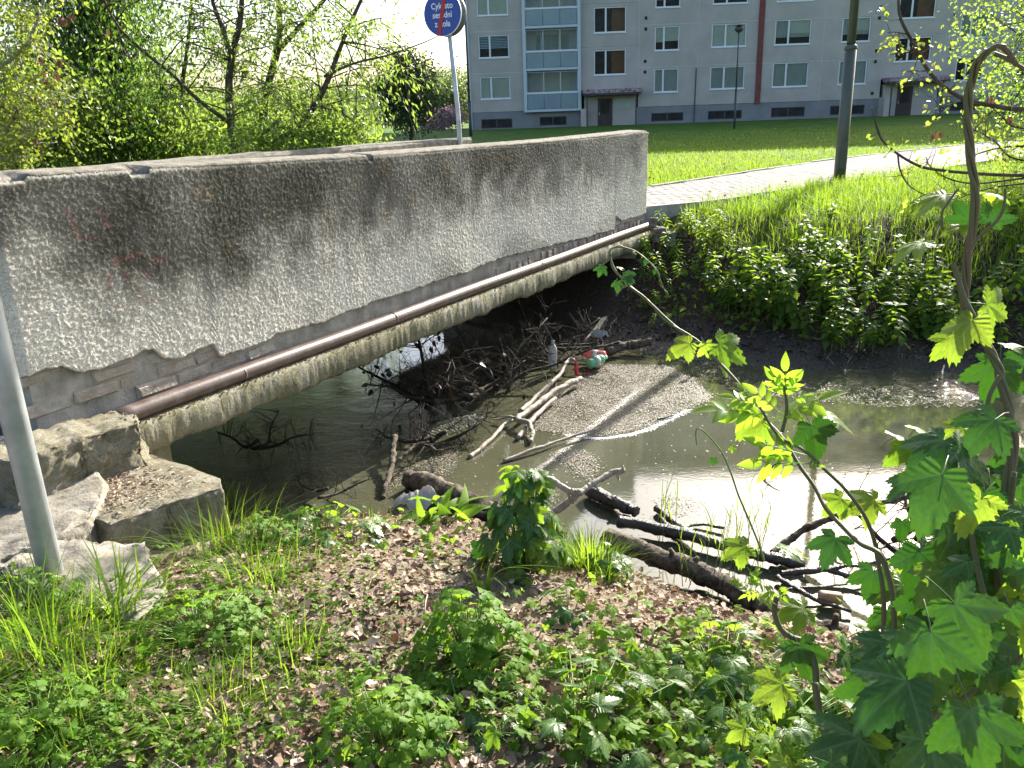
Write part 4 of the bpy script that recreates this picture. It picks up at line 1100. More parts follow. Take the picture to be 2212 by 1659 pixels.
blob_tree(24, 'leafy_bush', (670, 300), 13, 1.05, .40, 'bright leafy bush under the leaning willow, just above the parapet', M_willow, 4500, .05, smin=.07, smax=.12, nclump=45, cat='bush', shell=.3, TV=LANCE_V * (1.3, 1, 1), TF=LANCE_F)
blob_tree(25, 'leafy_bush', (470, 305), 18, 2.4, .7, 'green thicket behind the willow trunks', M_willow, 5000, .05, smin=.07, smax=.13, nclump=60, cat='bush', shell=.3)
blob_tree(26, 'leafy_bush', (160, 300), 22, 3.5, 1.6, 'shaded dark thicket low behind the left of the parapet', M_deep, 11000, .08, smin=.09, smax=.16, nclump=90, cat='bush', shell=.2)
blob_tree(27, 'hornbeam_tree', (880, 205), 40, 1.45, 1.75, 'small round dark tree with an upright oval crown on the lawn', M_horn, 9000, .10, smin=.09, smax=.16, nclump=120, hang=-.2, shell=.2, zoff=.1)
blob_tree(28, 'blossom_tree', (952, 262), 70, 1.9, 1.1, 'pink blossoming tree beside the building corner', M_pink, 4500, .10, smin=.12, smax=.22, nclump=70, shell=.3)
FT = [(60, 230, 60, 5, 4), (170, 230, 75, 7, 4.5), (300, 262, 80, 6, 3), (420, 268, 85, 6, 2.8), (560, 262, 90, 7, 3), (660, 262, 85, 6, 3), (740, 258, 95, 6, 3.5), (810, 250, 110, 6, 4), (935, 235, 130, 5, 5.5), (985, 240, 120, 4.5, 5), (1050, 230, 150, 8, 7)]
FLB = ['far pale green tree at the left frame edge', 'far hazy tree behind the dark weeping tree', 'far hazy tree seen between dark tree and willows', 'far hazy tree behind the thin pale willow', 'far tree behind the forked willow', 'far low tree behind the leaning willow', 'far tree left of the small round tree', 'far tall tree directly left of the round tree', 'far hazy tree just right of the round tree', 'far pale tree touching the building corner', 'far tree hidden mostly behind the building corner']
for k, (x, y, Y, rx, rz_) in enumerate(FT):
    blob_tree(40 + k, 'far_tree', (x, y), Y, rx, rz_, FLB[k], M_far, 5200, .22, smin=.28, smax=.5, nclump=90, group='far trees on the skyline', shell=.25)
# tall trees far to the left and right of the frame that close the skyline
# branch of a near tree at the left edge: pale limbs, rusty hanging leaves
t_ = Tree(61); e_b = aY(-260, 300, 9.0); e_b[2] = gz(e_b)
Q = t_.limb([e_b - (0, 0, .2), aY(-250, 150, 9), aY(-230, -60, 9), aY(-200, -300, 9)], .13, .06)
for P, r0 in [([(-240, 250), (-60, 170), (0, 145), (60, 92), (95, 0), (110, -80)], .028), ([(-240, 230), (-90, 180), (0, 190), (60, 207), (110, 216), (165, 214)], .020), ([(-240, 290), (-80, 255), (0, 270), (28, 282), (70, 276), (90, 288)], .017), ([(-240, 330), (-60, 270), (0, 285), (40, 312), (75, 310)], .010), ([(-235, 120), (-60, 40), (0, 92), (30, 130), (45, 200), (120, 250)], .012), ([(-230, 20), (-40, -10), (70, -10), (140, 10)], .015), ([(-238, 350), (-80, 330), (0, 335), (60, 350)], .012)]:
    q = t_.limb(px_path(P, 9.0), r0, r0 * .3, 6); t_.sprout(q, 16, .25, .65, .006, .25, .1, 4, .28, .1)
lf = t_.leaves(9, OVAL_V, OVAL_F, .035, .065, .2, .05)
e = finish(t_, 'oak_tree', e_b, 'near tree reaching in from the left with pale limbs and rusty leaves', M_barkpale, lf, M_yell)
r = t_.r; RP = []
for x, y in [(125, 35), (140, 40), (145, 32), (155, 38), (95, 150), (120, 155), (130, 130), (85, 125), (100, 170), (60, 208), (75, 212), (100, 215), (115, 218), (30, 240), (10, 225), (78, 298), (92, 318), (230, 60)]:
    for k in range(2): RP.append(aY(x + r.normal(0, 4), y + r.normal(0, 3), 8.95))
RP = np.array(RP); tip = randdir(len(RP), r) * .5; tip[:, 2] -= 1
V, F = scatter(OVAL_V, OVAL_F, RP, rot_from(randdir(len(RP), r), tip), r.uniform(.06, .10, len(RP)))
obj('dead_leaves', V, F, M_rust, e, {'tint': np.repeat(r.random(len(RP)), len(OVAL_V))})
# trees on the right: twigs with young yellow leaves, and a leafier crown behind
def Z2(x, y): return ((2456 + x / 2.212) / 1.5624, y / 3.456)
t_ = Tree(71); e_b = aY(2820, 640, 5.4); e_b[2] = gz(e_b)
Q = t_.limb([e_b - (0, 0, .2), aY(2830, 500, 5.4), aY(2830, 300, 5.3), aY(2820, 60, 5.2), aY(2800, -200, 5.2)], .09, .04)
for P, r0 in [([(4100, 720), (3000, 790), (2212, 815), (1990, 790), (1780, 745), (1620, 650), (1500, 530), (1400, 350), (1295, 150), (1275, 0), (1290, -150)], .016), ([(4100, 1230), (3000, 1300), (2212, 1310), (1800, 1292), (1540, 1265), (1420, 1235), (1270, 1150), (1150, 1040), (1095, 880), (1075, 800)], .012), ([(1270, 1150), (1285, 1260), (1340, 1370), (1440, 1440), (1520, 1465)], .005), ([(4050, 1250), (3000, 1320), (2212, 1370), (1900, 1420), (1700, 1490)], .008), ([(2212, 1330), (1850, 1370), (1640, 1330), (1510, 1240), (1480, 1170)], .006), ([(4050, 1080), (3000, 1150), (2212, 1200), (2000, 1060), (1900, 1000), (1750, 930)], .007), ([(1780, 745), (1640, 790), (1560, 870)], .005), ([(1490, 530), (1400, 530), (1300, 530)], .004), ([(1420, 390), (1300, 395), (1200, 410)], .004), ([(1330, 255), (1260, 240), (1190, 243)], .004), ([(4100, 990), (3000, 1060), (2212, 1090), (2000, 1110), (1800, 1170)], .009), ([(4000, 880), (3000, 950), (2212, 960), (2050, 870), (1960, 790)], .008)]:
    q = t_.limb([aY(*Z2(*a_), 4.6) for a_ in P], r0, r0 * .35, 6, 4)
    t_.sprout(q, 6, .05, .20, .0025, .3, .25, 1, .07, .0)
lf = t_.leaves(5, OVAL_V * (1.15, 1, 1), OVAL_F, .018, .034, .3, .018)
e = finish(t_, 'maple_sapling', e_b, 'bare twigs with tiny yellow opening leaves at the right', M_bark, lf, M_yell)
RP = np.array([aY(*Z2(x + r.normal(0, 8), y + r.normal(0, 14)), 4.58) for x, y in [(1600, 970), (1530, 1000), (1965, 740), (2140, 760), (2110, 880)] for k in range(2)]); tip = randdir(len(RP), r) * .4; tip[:, 2] -= 1
V, F = scatter(OVAL_V, OVAL_F, RP, rot_from(randdir(len(RP), r), tip), r.uniform(.03, .05, len(RP)))
obj('dead_leaves', V, F, M_rust, e, {'tint': np.repeat(r.random(len(RP)), len(OVAL_V))})
blob_tree(72, 'leafy_tree', (2310, 60), 12.0, 1.25, 1.8, 'leafy light green tree at the upper right edge', M_willow, 9000, .08, smin=.04, smax=.075, nclump=90, shell=.25)
blob_tree(73, 'leafy_bush', (2330, 400), 13.0, 1.2, 1.0, 'green bush at the right edge beyond the path', M_willow, 4500, .05, smin=.04, smax=.07, nclump=45, shell=.25, cat='bush')

# ------------------------------------------------------------------ drift wood, rubbish and floating debris
def Z5(x, y): return ((1000 + x / 1.843) / 1.5624, (1000 + y / 1.843) / 1.5624)
def Z4(x, y): return ((2100 + x / 1.631) / 1.5624, (1592 + y / 1.631) / 1.5624)
def Z3(x, y): return ((2100 + x / 1.631) / 1.5624, (600 + y / 1.631) / 1.5624)
def gpt(x, y):
    z = .4
    for _ in range(12): p = at(x, y, z); z = .5 * z + .5 * max(float(hz(p[0], p[1])), 0.0)
    return p
M_log = simple('weathered_log', (0.028, 0.021, 0.015), (0.17, 0.135, 0.095), 22, 0.85, 1.0, 60, 0.014, sc=(1, 1, 1), detail=9)
M_wet = simple('wet_black_wood', (0.010, 0.008, 0.007), (0.06, 0.047, 0.034), 18, 0.4, 0.9, 55, 0.012, spec=.6)
M_drift = simple('pale_driftwood', (0.20, 0.165, 0.125), (0.40, 0.35, 0.29), 14, 0.7, 0.6, 60, 0.006)
M_twig = simple('dark_twig', (0.014, 0.011, 0.008), (0.05, 0.038, 0.026), 20, 0.8, 0.3)
def wood(name, paths, mat, label, cat='branch', n=9, knots=0, group=None, zs=None, seed=0):
    """paths: list of ([(px,py,z)...], r0, r1)"""
    mb = MB(); r = np.random.default_rng(seed + 90)
    for P, r0, r1 in paths:
        Q = smooth_path(np.array([at(x, y, z) for x, y, z in P]), 16)
        sm = np.ones(7) / 7
        Q = Q + np.stack([np.convolve(r.normal(0, r0 * .35, len(Q)), sm, 'same') for _ in range(3)], 1)
        R = np.linspace(r0, r1, len(Q)) * (1 + np.convolve(r.normal(0, .14, len(Q)), np.ones(3) / 3, 'same'))
        nn = n + 6; Vt, Ft, Ct = tube(Q, R, nn)
        cen = np.vstack([np.repeat(Q, nn, 0), Q[:1], Q[-1:]]); rad_ = Vt - cen
        ang_ = np.tile(np.arange(nn), len(Q)); gro = np.r_[.07 * np.sin(ang_ * 2.4 + 3 * np.sin(np.repeat(np.arange(len(Q)), nn) * .13)) + r.normal(0, .05, len(Q) * nn), 0, 0]
        Vt = cen + rad_ * (1 + gro)[:, None]
        mb.add(Vt, Ft); mb.F3.append(Ct + (mb.n - len(Vt)))
        for k in range(knots):
            i = r.integers(1, len(Q) - 1); d = randdir(1, r)[0]; d[2] = abs(d[2])
            mb.tube([Q[i], Q[i] + d * r0 * 1.6], [r0 * .35, r0 * .22], 6)
    return tag(mb.build(name, mat, None, True), label, cat, group)
wood('log', [([(883, 1030, .07), (960, 1062, .07), (1040, 1098, .07), (1110, 1125, .09), (1215, 1152, .16)], .062, .048)], M_log, 'thick brown log lying by the shore left of the hop plant', 'log', 14, 2, seed=1)
wood('log', [([(1315, 1160, .13), (1450, 1212, .10), (1560, 1262, .07), (1640, 1308, .06), (1720, 1345, .05), (1828, 1374, .03)], .056, .040)], M_log, 'long thick log along the muddy shore right of the grass tuft', 'log', 14, 4, seed=2)
wood('log', [([(1268, 1058, .05), (1320, 1083, .05), (1372, 1106, .04)], .042, .036)], M_wet, 'short wet black log at the edge of the sky reflection', 'log', 12, 2, seed=3)
wood('branch', [([(1335, 1128, .06), (1450, 1147, .06), (1560, 1178, .06), (1660, 1205, .05), (1735, 1222, .03)], .036, .028), ([(1418, 1098, .03), (1450, 1122, .05), (1500, 1158, .06)], .022, .018)], M_wet, 'wet black forked branch half sunk above the long log', seed=4)
wood('branch', [([(1668, 1196, .05), (1709, 1164, .10), (1764, 1133, .18), (1835, 1105, .28), (1872, 1090, .34), (1960, 1075, .4)], .022, .014)], M_log, 'brown branch rising obliquely out of the water to the right', seed=5)
wood('branch', [([(1689, 1239, .04), (1740, 1233, .06), (1787, 1231, .06), (1838, 1247, .04), (1890, 1270, .03)], .020, .010), ([(1787, 1231, .06), (1830, 1222, .08), (1880, 1226, .06)], .012, .008)], M_wet, 'thin wet branch in the bright water behind the hop leaves', seed=6)
wood('branch', [([(1680, 1246, .03), (1720, 1272, .05), (1776, 1301, .04), (1840, 1320, .03)], .015, .008), ([(1690, 1275, .04), (1760, 1268, .06), (1830, 1262, .05)], .009, .005)], M_wet, 'slim black twig floating below the wet branches at right', seed=7)
wood('branch', [([(*Z5(1770, 512), .07), (*Z5(1700, 540), .08), (*Z5(1600, 600), .07), (*Z5(1480, 690), .06), (*Z5(1380, 760), .07), (*Z5(1440, 790), .07), (*Z5(1472, 845), .05), (*Z5(1455, 905), .02)], .026, .016), ([(*Z5(1380, 760), .07), (*Z5(1320, 752), .06), (*Z5(1230, 768), .03)], .016, .007)], M_drift, 'long pale driftwood branch with a hooked forked end', seed=8)
wood('branch', [([(*Z5(1380, 880), .02), (*Z5(1450, 790), .04), (*Z5(1530, 702), .05), (*Z5(1610, 635), .05)], .020, .015)], M_drift, 'short pale branch lying right beside the hooked driftwood', seed=9)
wood('branch', [([(*Z5(1395, 715), .05), (*Z5(1480, 640), .06), (*Z5(1560, 565), .09), (*Z5(1640, 480), .10), (*Z5(1695, 395), .14), (*Z5(1730, 390), .15)], .020, .014)], M_drift, 'bent pale branch lying left of the hooked driftwood', knots=2, seed=10)
wood('stick', [([(*Z5(1080, 1000), .01), (*Z5(1200, 900), .02), (*Z5(1290, 800), .03), (*Z5(1345, 768), .04)], .017, .012)], M_drift, 'brown stick floating in the murky water left of the driftwood fork', 'stick', seed=11)
wood('stick', [([(*Z5(1288, 1022), .015), (*Z5(1480, 952), .03), (*Z5(1650, 892), .03), (*Z5(1870, 826), .03)], .014, .009)], M_drift, 'straight thin stick floating below the scum patch', 'stick', seed=12)
wood('stick', [([(1420, 905, .015), (1455, 897, .02)], .008, .006)], M_wet, 'tiny black stick lying on the scum patch', 'stick', seed=31)
wood('branch', [([(*Z5(1515, 1090), .34), (*Z5(1590, 1150), .33), (*Z5(1690, 1205), .30), (*Z5(1760, 1222), .28), (*Z5(1830, 1175), .30), (*Z5(1950, 1105), .33), (*Z5(2045, 1085), .35)], .020, .017), ([(*Z5(1690, 1205), .30), (*Z5(1700, 1250), .25), (*Z5(1725, 1290), .2)], .012, .006), ([(*Z5(1760, 1222), .28), (*Z5(1650, 1310), .18), (*Z5(1540, 1370), .1)], .020, .02), ([(*Z5(1850, 1165), .30), (*Z5(1880, 1205), .27)], .010, .006), ([(*Z5(1990, 1095), .34), (*Z5(2010, 1140), .30)], .010, .007), ([(*Z5(2035, 1088), .35), (*Z5(2028, 1055), .38)], .011, .009)], M_drift, 'knobbly forked branch sticking up beside the hop plant', seed=13)
wood('log', [([(*Z5(1930, 350), .06), (*Z5(2050, 305), .09), (*Z5(2205, 285), .12)], .05, .04)], M_log, 'grey log at the water edge near the far abutment', 'log', 10, 1, seed=14)
wood('branch', [([(*Z5(1480, 325), .08), (*Z5(1700, 328), .10), (*Z5(1860, 320), .12), (*Z5(2010, 285), .14)], .022, .012), ([(*Z5(1640, 300), .12), (*Z5(1800, 300), .12), (*Z5(1900, 268), .16)], .014, .01)], M_twig, 'dark branch under the bridge behind the plastic bottles', seed=15)
wood('branch', [([(*Z5(612, 870), .16), (*Z5(600, 1000), .10), (*Z5(590, 1080), .07), (*Z5(558, 1180), .04), (*Z5(540, 1250), .01)], .022, .016), ([(*Z5(610, 1045), .08), (*Z5(680, 985), .12), (*Z5(750, 925), .15), (*Z5(825, 905), .16)], .014, .007), ([(*Z5(830, 930), .12), (*Z5(880, 960), .10), (*Z5(960, 940), .12)], .012, .006)], M_log, 'forked dead branch pointing toward the shore left of the log', seed=16)
wood('bark_slab', [([(*Z5(1075, 635), .10), (*Z5(1140, 595), .12), (*Z5(1205, 560), .13)], .035, .03)], M_log, 'broken slab of mossy bark on the brushwood pile', 'bark', 6, seed=17)
wood('branch', [([(*Z4(560, 1900 - 1592 - 0), .03), (*Z4(420, 290), .02), (*Z4(300, 320), .01)], .010, .006)], M_wet, 'thin wet twig on the bright water between the reeds', seed=18)
# brushwood piles caught under the bridge
def brush(name, base, dirs, seed, label, mat=M_twig, leaf=0, scale=1.0, nb=26, up=.35):
    t_ = Tree(seed); b = np.asarray(base)
    for d in dirs:
        d = np.array(d, float); l = np.linalg.norm(d)
        Q = t_.limb([b + t_.r.normal(0, .05, 3), b + d * .35 + t_.r.normal(0, .04 * l, 3), b + d * .7 + t_.r.normal(0, .05 * l, 3), b + d], .022 * scale, .006 * scale, 6)
        t_.sprout(Q, nb, .18 * scale, .55 * scale, .006 * scale, .1, up, 5, .22 * scale, .05)
    if leaf:
        e = empty(name, b); t_.wood.build('twigs', mat, e, True)
        V, F, ti = t_.leaves(leaf, OVAL_V, OVAL_F, .04, .08, .9, .02)
        sel = t_.r.random(len(F) // len(OVAL_F)) < .12
        F2 = F.reshape(-1, len(OVAL_F), 3)[sel].reshape(-1, 3)
        obj('withered_leaves', V, F2, M_blackleaf, e, {'tint': ti}); tag(e, label, 'brushwood'); return e
    return tag(t_.wood.build(name, mat, None, True), label, 'brushwood')
M_blackleaf = leafmat('withered_black_leaf', (.02, .014, .01), (.05, .035, .02), (.02, .012, .006), (.04, .02, .01), .15)
def W(x, y, z): return at(*Z5(x, y), z)
brush('brushwood', W(850, 700, .05), [(-.7, .25, .35), (.3, .6, .55), (-.2, .3, .75), (.8, .5, .25), (-.5, -.2, .3), (.2, -.2, .5)], 201, 'dark tangle of brushwood with withered leaves under the bridge', leaf=2, nb=20)
brush('brushwood', W(1250, 560, .05), [(.5, .7, .45), (-.4, .5, .5), (.7, .1, .25), (-.3, -.1, .45), (.1, .9, .3)], 202, 'twiggy brushwood heap in the middle under the bridge', nb=14)
brush('brushwood', W(1600, 420, .05), [(-.5, .3, .4), (.5, .4, .35), (-.2, -.3, .45), (.7, -.1, .2), (-.8, .0, .25)], 203, 'thorny brushwood around the grey bottle', nb=14, scale=.8)
brush('brushwood', W(900, 930, .02), [(-.5, .1, .12), (.35, .2, .14), (-.2, -.25, .12), (.2, .4, .2)], 204, 'low muddy brushwood just behind the shore log', nb=14, scale=.8, up=.15)
brush('brushwood', at(560, 985, .02), [(-.35, .15, .15), (.4, .1, .12), (.1, .3, .25)], 205, 'thin brushwood drifting in the dark water under the near bridge end', nb=16, scale=.7, up=.15)
brush('brushwood', at(700, 1075, .02), [(-.2, .1, .12), (.3, .05, .10)], 206, 'thin twigs stuck in the dark water near the shore plants', nb=12, scale=.55, up=.2)
brush('brushwood', at(1960, 1190, .05), [(.5, .1, .12), (.3, .5, .15), (-.3, .3, .12), (.7, .4, .2)], 207, 'tangle of dark twigs in the glittering water at the right edge', nb=14, scale=.8, up=.1)
brush('brushwood', at(1640, 1030, .02), [(.2, .1, .12)], 208, 'small twig reflected in the bright water', nb=4, scale=.35, up=.3)
# withered clumps in the brush pile keep it dense and dark
# fir branch
t_ = Tree(210); r = t_.r; b = W(780, 850, .10)
q = t_.limb([b, W(900, 800, .14), W(1000, 765, .16), W(1110, 740, .14)], .008, .003, 5)
PP = []; TT = []
for i in range(len(q)):
    for sd in (-1, 1):
        d = q[min(i + 1, len(q) - 1)] - q[max(i - 1, 0)]; d /= np.linalg.norm(d); s_ = np.cross(d, (0, 0, 1)) * sd
        dd = d * .6 + s_; l = .16 * (1 - .5 * i / len(q)); tw = q[i] + dd * l * np.linspace(0, 1, 8)[:, None]; tw[:, 2] -= .04 * np.linspace(0, 1, 8) ** 2
        t_.wood.tube(tw, [.002] * 8, 3)
        for k in range(7):
            for w2 in (-1, 1):
                for z_ in range(3): PP.append(tw[k] + (tw[k + 1] - tw[k]) * z_ / 3); TT.append(dd * .7 + np.cross(dd, (0, 0, 1)) * w2 + r.normal(0, .1, 3))
V, F = scatter(LANCE_V * (.5, 1, 1), LANCE_F, np.array(PP), rot_from(np.tile([0, 0, 1.0], (len(PP), 1)) + r.normal(0, .2, (len(PP), 3)), np.array(TT)), .028)
e = empty('fir_branch', b); t_.wood.build('twig', M_twig, e, True); obj('needles', V, F, leafmat('fir_needle', (.02, .045, .02), (.05, .07, .035), (.03, .05, .02), (.05, .07, .03), .15), e, {'tint': np.repeat(r.random(len(PP)), len(LANCE_V))})
tag(e, 'flat grey-green fir branch lying on the muddy pile', 'branch')
# bottles and plastic
def plastic(name, col, alpha=.5, rough=.15):
    m, t, p, o_ = nodes(name); p.inputs['Base Color'].default_value = (*col, 1); p.inputs['Roughness'].default_value = rough
    tr = N(t, 'ShaderNodeBsdfTranslucent'); tr.inputs[0].default_value = (*[min(1, c * 1.3) for c in col], 1)
    ms = N(t, 'ShaderNodeMixShader'); ms.inputs[0].default_value = alpha * .6
    L(t, p.outputs[0], ms.inputs[1]); L(t, tr.outputs[0], ms.inputs[2]); L(t, ms.outputs[0], o_.inputs[0]); return m
def bottle(p, direction, length, rad, mat, capmat, label, bandmat=None):
    d = np.array(direction, float); d /= np.linalg.norm(d); e = empty('bottle', p)
    pr = [(0, .55), (.02, .85), (.08, 1), (.2, .97), (.25, .92), (.3, 1), (.55, 1), (.6, .94), (.66, 1), (.76, .85), (.86, .5), (.9, .34), (.94, .32)]
    mb = MB(); mb.tube([np.asarray(p) + d * length * a for a, _ in pr], [rad * b for _, b in pr], 18); mb.build('body', mat, e, True)
    mb = MB(); mb.tube([np.asarray(p) + d * length * a for a in (.935, 1.0)], [rad * .38, rad * .38], 14); mb.build('cap', capmat, e, True)
    if bandmat: mb = MB(); mb.tube([np.asarray(p) + d * length * a for a in (.34, .54)], [rad * 1.02, rad * 1.02], 18); mb.build('label_band', bandmat, e, True)
    return tag(e, label, 'bottle')
P_pink = plastic('pink_plastic', (.62, .22, .22)); P_green = plastic('green_plastic', (.22, .55, .30)); P_grey = plastic('grey_plastic', (.42, .42, .38), .3); P_red = plastic('red_plastic', (.55, .02, .05), .2); P_white = plastic('white_plastic', (.68, .68, .66), .3)
bottle(W(1925, 372, .10), (-.9, .35, .02), .24, .052, P_pink, P_red, 'pink plastic bottle lying above the green one', P_white)
bottle(W(1815, 425, .08), (.75, .55, .12), .24, .050, P_green, P_white, 'green plastic bottle at the tip of the driftwood', P_white)
bottle(W(1592, 455, .05), (.05, .25, 1.0), .28, .045, P_grey, P_grey, 'dirty grey bottle standing in the brushwood')
bottle(W(1745, 495, .02), (-.05, .2, 1.0), .14, .020, P_red, P_red, 'small red bottle upright beside the driftwood')
# drink can at the shore
cb = at(1768, 1288, .05); cd = np.array([.95, -.2, -.04]); e = empty('drink_can', cb)
mb = MB(); mb.tube([cb + cd * a for a in (0, .008, .012, .105, .115)], [.024, .030, .032, .032, .026], 18); mb.build('body', simple('rusty_can_paint', (.42, .38, .32), (.30, .15, .06), 18, .5, .3, metal=.2), e, True)
mb = MB(); mb.tube([cb + cd * .113, cb + cd * .117], .025, 16); mb.build('lid', M_galv, e, True); tag(e, 'rusty drink can floating near the end of the long log', 'can')
def crumple(name, cx, cy, rx, ry, h, mat, label, cat, z=.01, seed=0):
    n = 26; a, b = np.meshgrid(np.linspace(-1, 1, n), np.linspace(-1, 1, n), indexing='ij'); r = np.random.default_rng(seed)
    rr_ = np.hypot(a, b); f = fbm2(n, n, [(2, .3), (4, .6)], r)
    c = at(cx, cy, 0)
    sc_ = np.minimum(1, 1 / np.maximum(rr_, 1e-3) * np.maximum(abs(a), abs(b)))
    x = a * sc_ * (1 + .15 * np.sin(np.arctan2(b, a) * 5 + seed)); y = b * sc_ * (1 + .15 * np.cos(np.arctan2(b, a) * 4))
    zz = z + h * np.clip(1 - (x * x + y * y), 0, 1) ** .6 * (1 + .45 * f) 
    V = np.stack([c[0] + x * rx, c[1] + y * ry, zz], -1).reshape(-1, 3)
    ii, jj = np.meshgrid(np.arange(n - 1), np.arange(n - 1), indexing='ij')
    return tag(obj(name, V, np.stack([ii * n + jj, (ii + 1) * n + jj, (ii + 1) * n + jj + 1, ii * n + jj + 1], -1).reshape(-1, 4), mat, None, None, False), label, cat)
crumple('plastic_bag', 905, 1092, .17, .08, .07, plastic('clear_bag', (.50, .50, .48), .5, .12), 'crumpled clear plastic bag floating below the shore log', 'bag', seed=3)
crumple('plastic_bag', 1295, 738, .10, .05, .06, P_grey, 'grey scrap of plastic on the dark branch under the bridge', 'plastic', .06, seed=5)
crumple('plastic_bag', 335, 968, .09, .07, .10, plastic('dark_bag', (.10, .11, .12), .2, .3), 'dark grey plastic bag behind the big mossy block', 'bag', .02, seed=6)
# floating mats of chaff
M_scum = simple('floating_chaff', (0.26, 0.215, 0.155), (0.38, 0.335, 0.265), 40, 0.5, 0.0, spec=.5, tintc=(0.035, 0.028, 0.022))
def mat_of(poly_px, n, r, z0=.004, edge_soft=.0, smin=.005, smax=.016, dark=.35):
    Q = np.array([at(x, y, 0)[:2] for x, y in poly_px]); lo, hi = Q.min(0), Q.max(0)
    P = r.uniform(lo, hi, (n * 4, 2)); P = P[inside(P, Q)]
    den = wob(P[:, 0], P[:, 1], 9, 4) * .5 + .75; P = P[r.random(len(P)) < den][:n]; P = P + r.normal(0, .035, P.shape) * (r.random((len(P), 1)) < .5)
    return np.c_[P, z0 + r.uniform(0, .005, len(P))]
r = np.random.default_rng(77)
mats_ = [([Z5(1480, 835), Z5(1540, 730), Z5(1640, 620), Z5(1790, 500), Z5(1930, 430), (1440, 790), (1500, 820), (1540, 860), (1500, 880), (1440, 905), (1385, 928), (1330, 940), (1270, 945), (1225, 938)], 34000), ([Z5(1570, 990), Z5(1700, 965), Z5(1800, 965), Z5(1860, 1010), Z5(1880, 1100), Z5(1830, 1150), Z5(1740, 1110), Z5(1660, 1040)], 1800), ([Z5(640, 1090), Z5(760, 1040), Z5(900, 1000), Z5(1020, 900), Z5(1060, 830), Z5(1010, 960), Z5(990, 1060), Z5(930, 1130), Z5(760, 1110), Z5(660, 1170), Z5(560, 1240)], 2600), ([(1410, 1085), (1450, 1070), (1500, 1075), (1505, 1100), (1470, 1120), (1430, 1105)], 700), ([Z5(1310, 1240), Z5(1500, 1190), Z5(1620, 1220), Z5(1600, 1280), Z5(1400, 1290)], 900), ([(1470, 760), (1560, 790), (1700, 820), (1900, 840), (2150, 845), (2150, 880), (1900, 880), (1650, 855), (1500, 810)], 5200), ([(1640, 1030), (1670, 1035), (1660, 1045)], 60)]
P = np.vstack([mat_of(p_, n_, r) for p_, n_ in mats_]); n = len(P)
tip = np.c_[r.normal(0, 1, (n, 2)), r.normal(0, .05, n)]; nm = np.c_[r.normal(0, .12, (n, 2)), np.ones(n)]
V, F = scatter(np.array([(-.22, 0, 0), (.22, 0, 0), (.28, .6, .08), (0, 1, 0), (-.25, .55, .05)]), np.array([(0, 1, 2), (0, 2, 4), (4, 2, 3)]), P, rot_from(nm, tip), r.uniform(.004, .013, n))
tnt = np.where(r.random(n) < .30, r.uniform(.7, 1, n), r.uniform(0, .35, n)); tnt = np.where(P[:, 0] > 2.0, np.clip(tnt + .55, 0, 1), tnt)
o = obj('floating_scum', V, F, M_scum, None, {'tint': np.repeat(tnt, 5)}, False)
tag(o, 'floating mat of tan chaff, seeds and scum on the stream', 'scum', kind='stuff')
# foam line on the lower edge of the big mat and foam specks
M_foam = simple('foam', (.72, .72, .70), None, rough=.5, bs=0)
ep = smooth_path(np.array([at(x, y, 0) for x, y in [(1225, 942), (1290, 950), (1340, 945), (1390, 935), (1440, 912), (1490, 888)]]), 30)
Pf = []
for q in ep:
    for _ in range(14): Pf.append([q[0] + r.normal(0, .02), q[1] - abs(r.normal(0, .02)) + .035, .0025 + r.uniform(0, .003)])
for _ in range(260):
    q = at(r.uniform(1000, 1800), r.uniform(850, 1060), 0); Pf.append([q[0], q[1], .003])
Pf = np.array(Pf); n = len(Pf); tip = np.c_[r.normal(0, 1, (n, 2)), np.zeros(n)]
V, F = scatter(np.array([(-.5, 0, 0), (.5, 0, 0), (.6, .6, .1), (0, 1, 0), (-.6, .6, .1)]), np.array([(0, 1, 2), (0, 2, 4), (4, 2, 3)]), Pf, rot_from(np.tile([0, 0, 1.], (n, 1)) + r.normal(0, .08, (n, 3)), tip), r.uniform(.003, .009, n))
tag(obj('foam_specks', V, F, M_foam, None, None, False), 'white foam specks and a foam line on the water', 'foam', kind='stuff')

# ------------------------------------------------------------------ leaf litter and fine twigs on the banks
r = np.random.default_rng(88)
LIT = []
for k in range(4):
    rr_ = np.random.default_rng(300 + k); a = np.linspace(0, 2 * math.pi, 10, endpoint=False)
    rad = .5 * (1 + .16 * np.where(np.arange(10) % 2, 1, -1) * rr_.uniform(-.2, 1, 10)); x = np.cos(a) * rad * .58; y = np.sin(a) * rad + .5
    z = rr_.uniform(.3, .9) * x * x * 2 + rr_.uniform(-.3, .6) * (y - .5) ** 2 + rr_.normal(0, .05, 10)
    LIT.append((np.vstack([np.c_[x, y, z], [(0, .25, 0), (0, .75, 0.02)]]), np.array([(i, (i + 1) % 10, 11 if (i in (0, 1, 2, 3, 4)) else 10) for i in range(10)] + [(0, 11, 10), (5, 10, 11)])))
def litter(P, mat, smin, smax, name, label, par=None, flat=.45, tint=None):
    Vs, Fs, Ts, off = [], [], [], 0; which = r.integers(0, 4, len(P))
    for k in range(4):
        q = P[which == k]; n = len(q)
        if n == 0: continue
        tip = np.c_[r.normal(0, 1, (n, 2)), r.normal(0, flat * .6, n)]; nm = np.c_[r.normal(0, flat, (n, 2)), np.where(r.random(n) < .85, 1, -1)]
        V, F = scatter(*LIT[k], q, rot_from(nm, tip), smin + (smax - smin) * r.random(n) ** 1.8); Vs.append(V); Fs.append(F + off); off += len(V)
        Ts.append(np.repeat(r.random(n) ** 1.5, len(LIT[k][0])))
    return tag(obj(name, np.vstack(Vs), np.vstack(Fs), mat, None, {'tint': np.concatenate(Ts)}, False), label, 'leaf litter', kind='stuff')
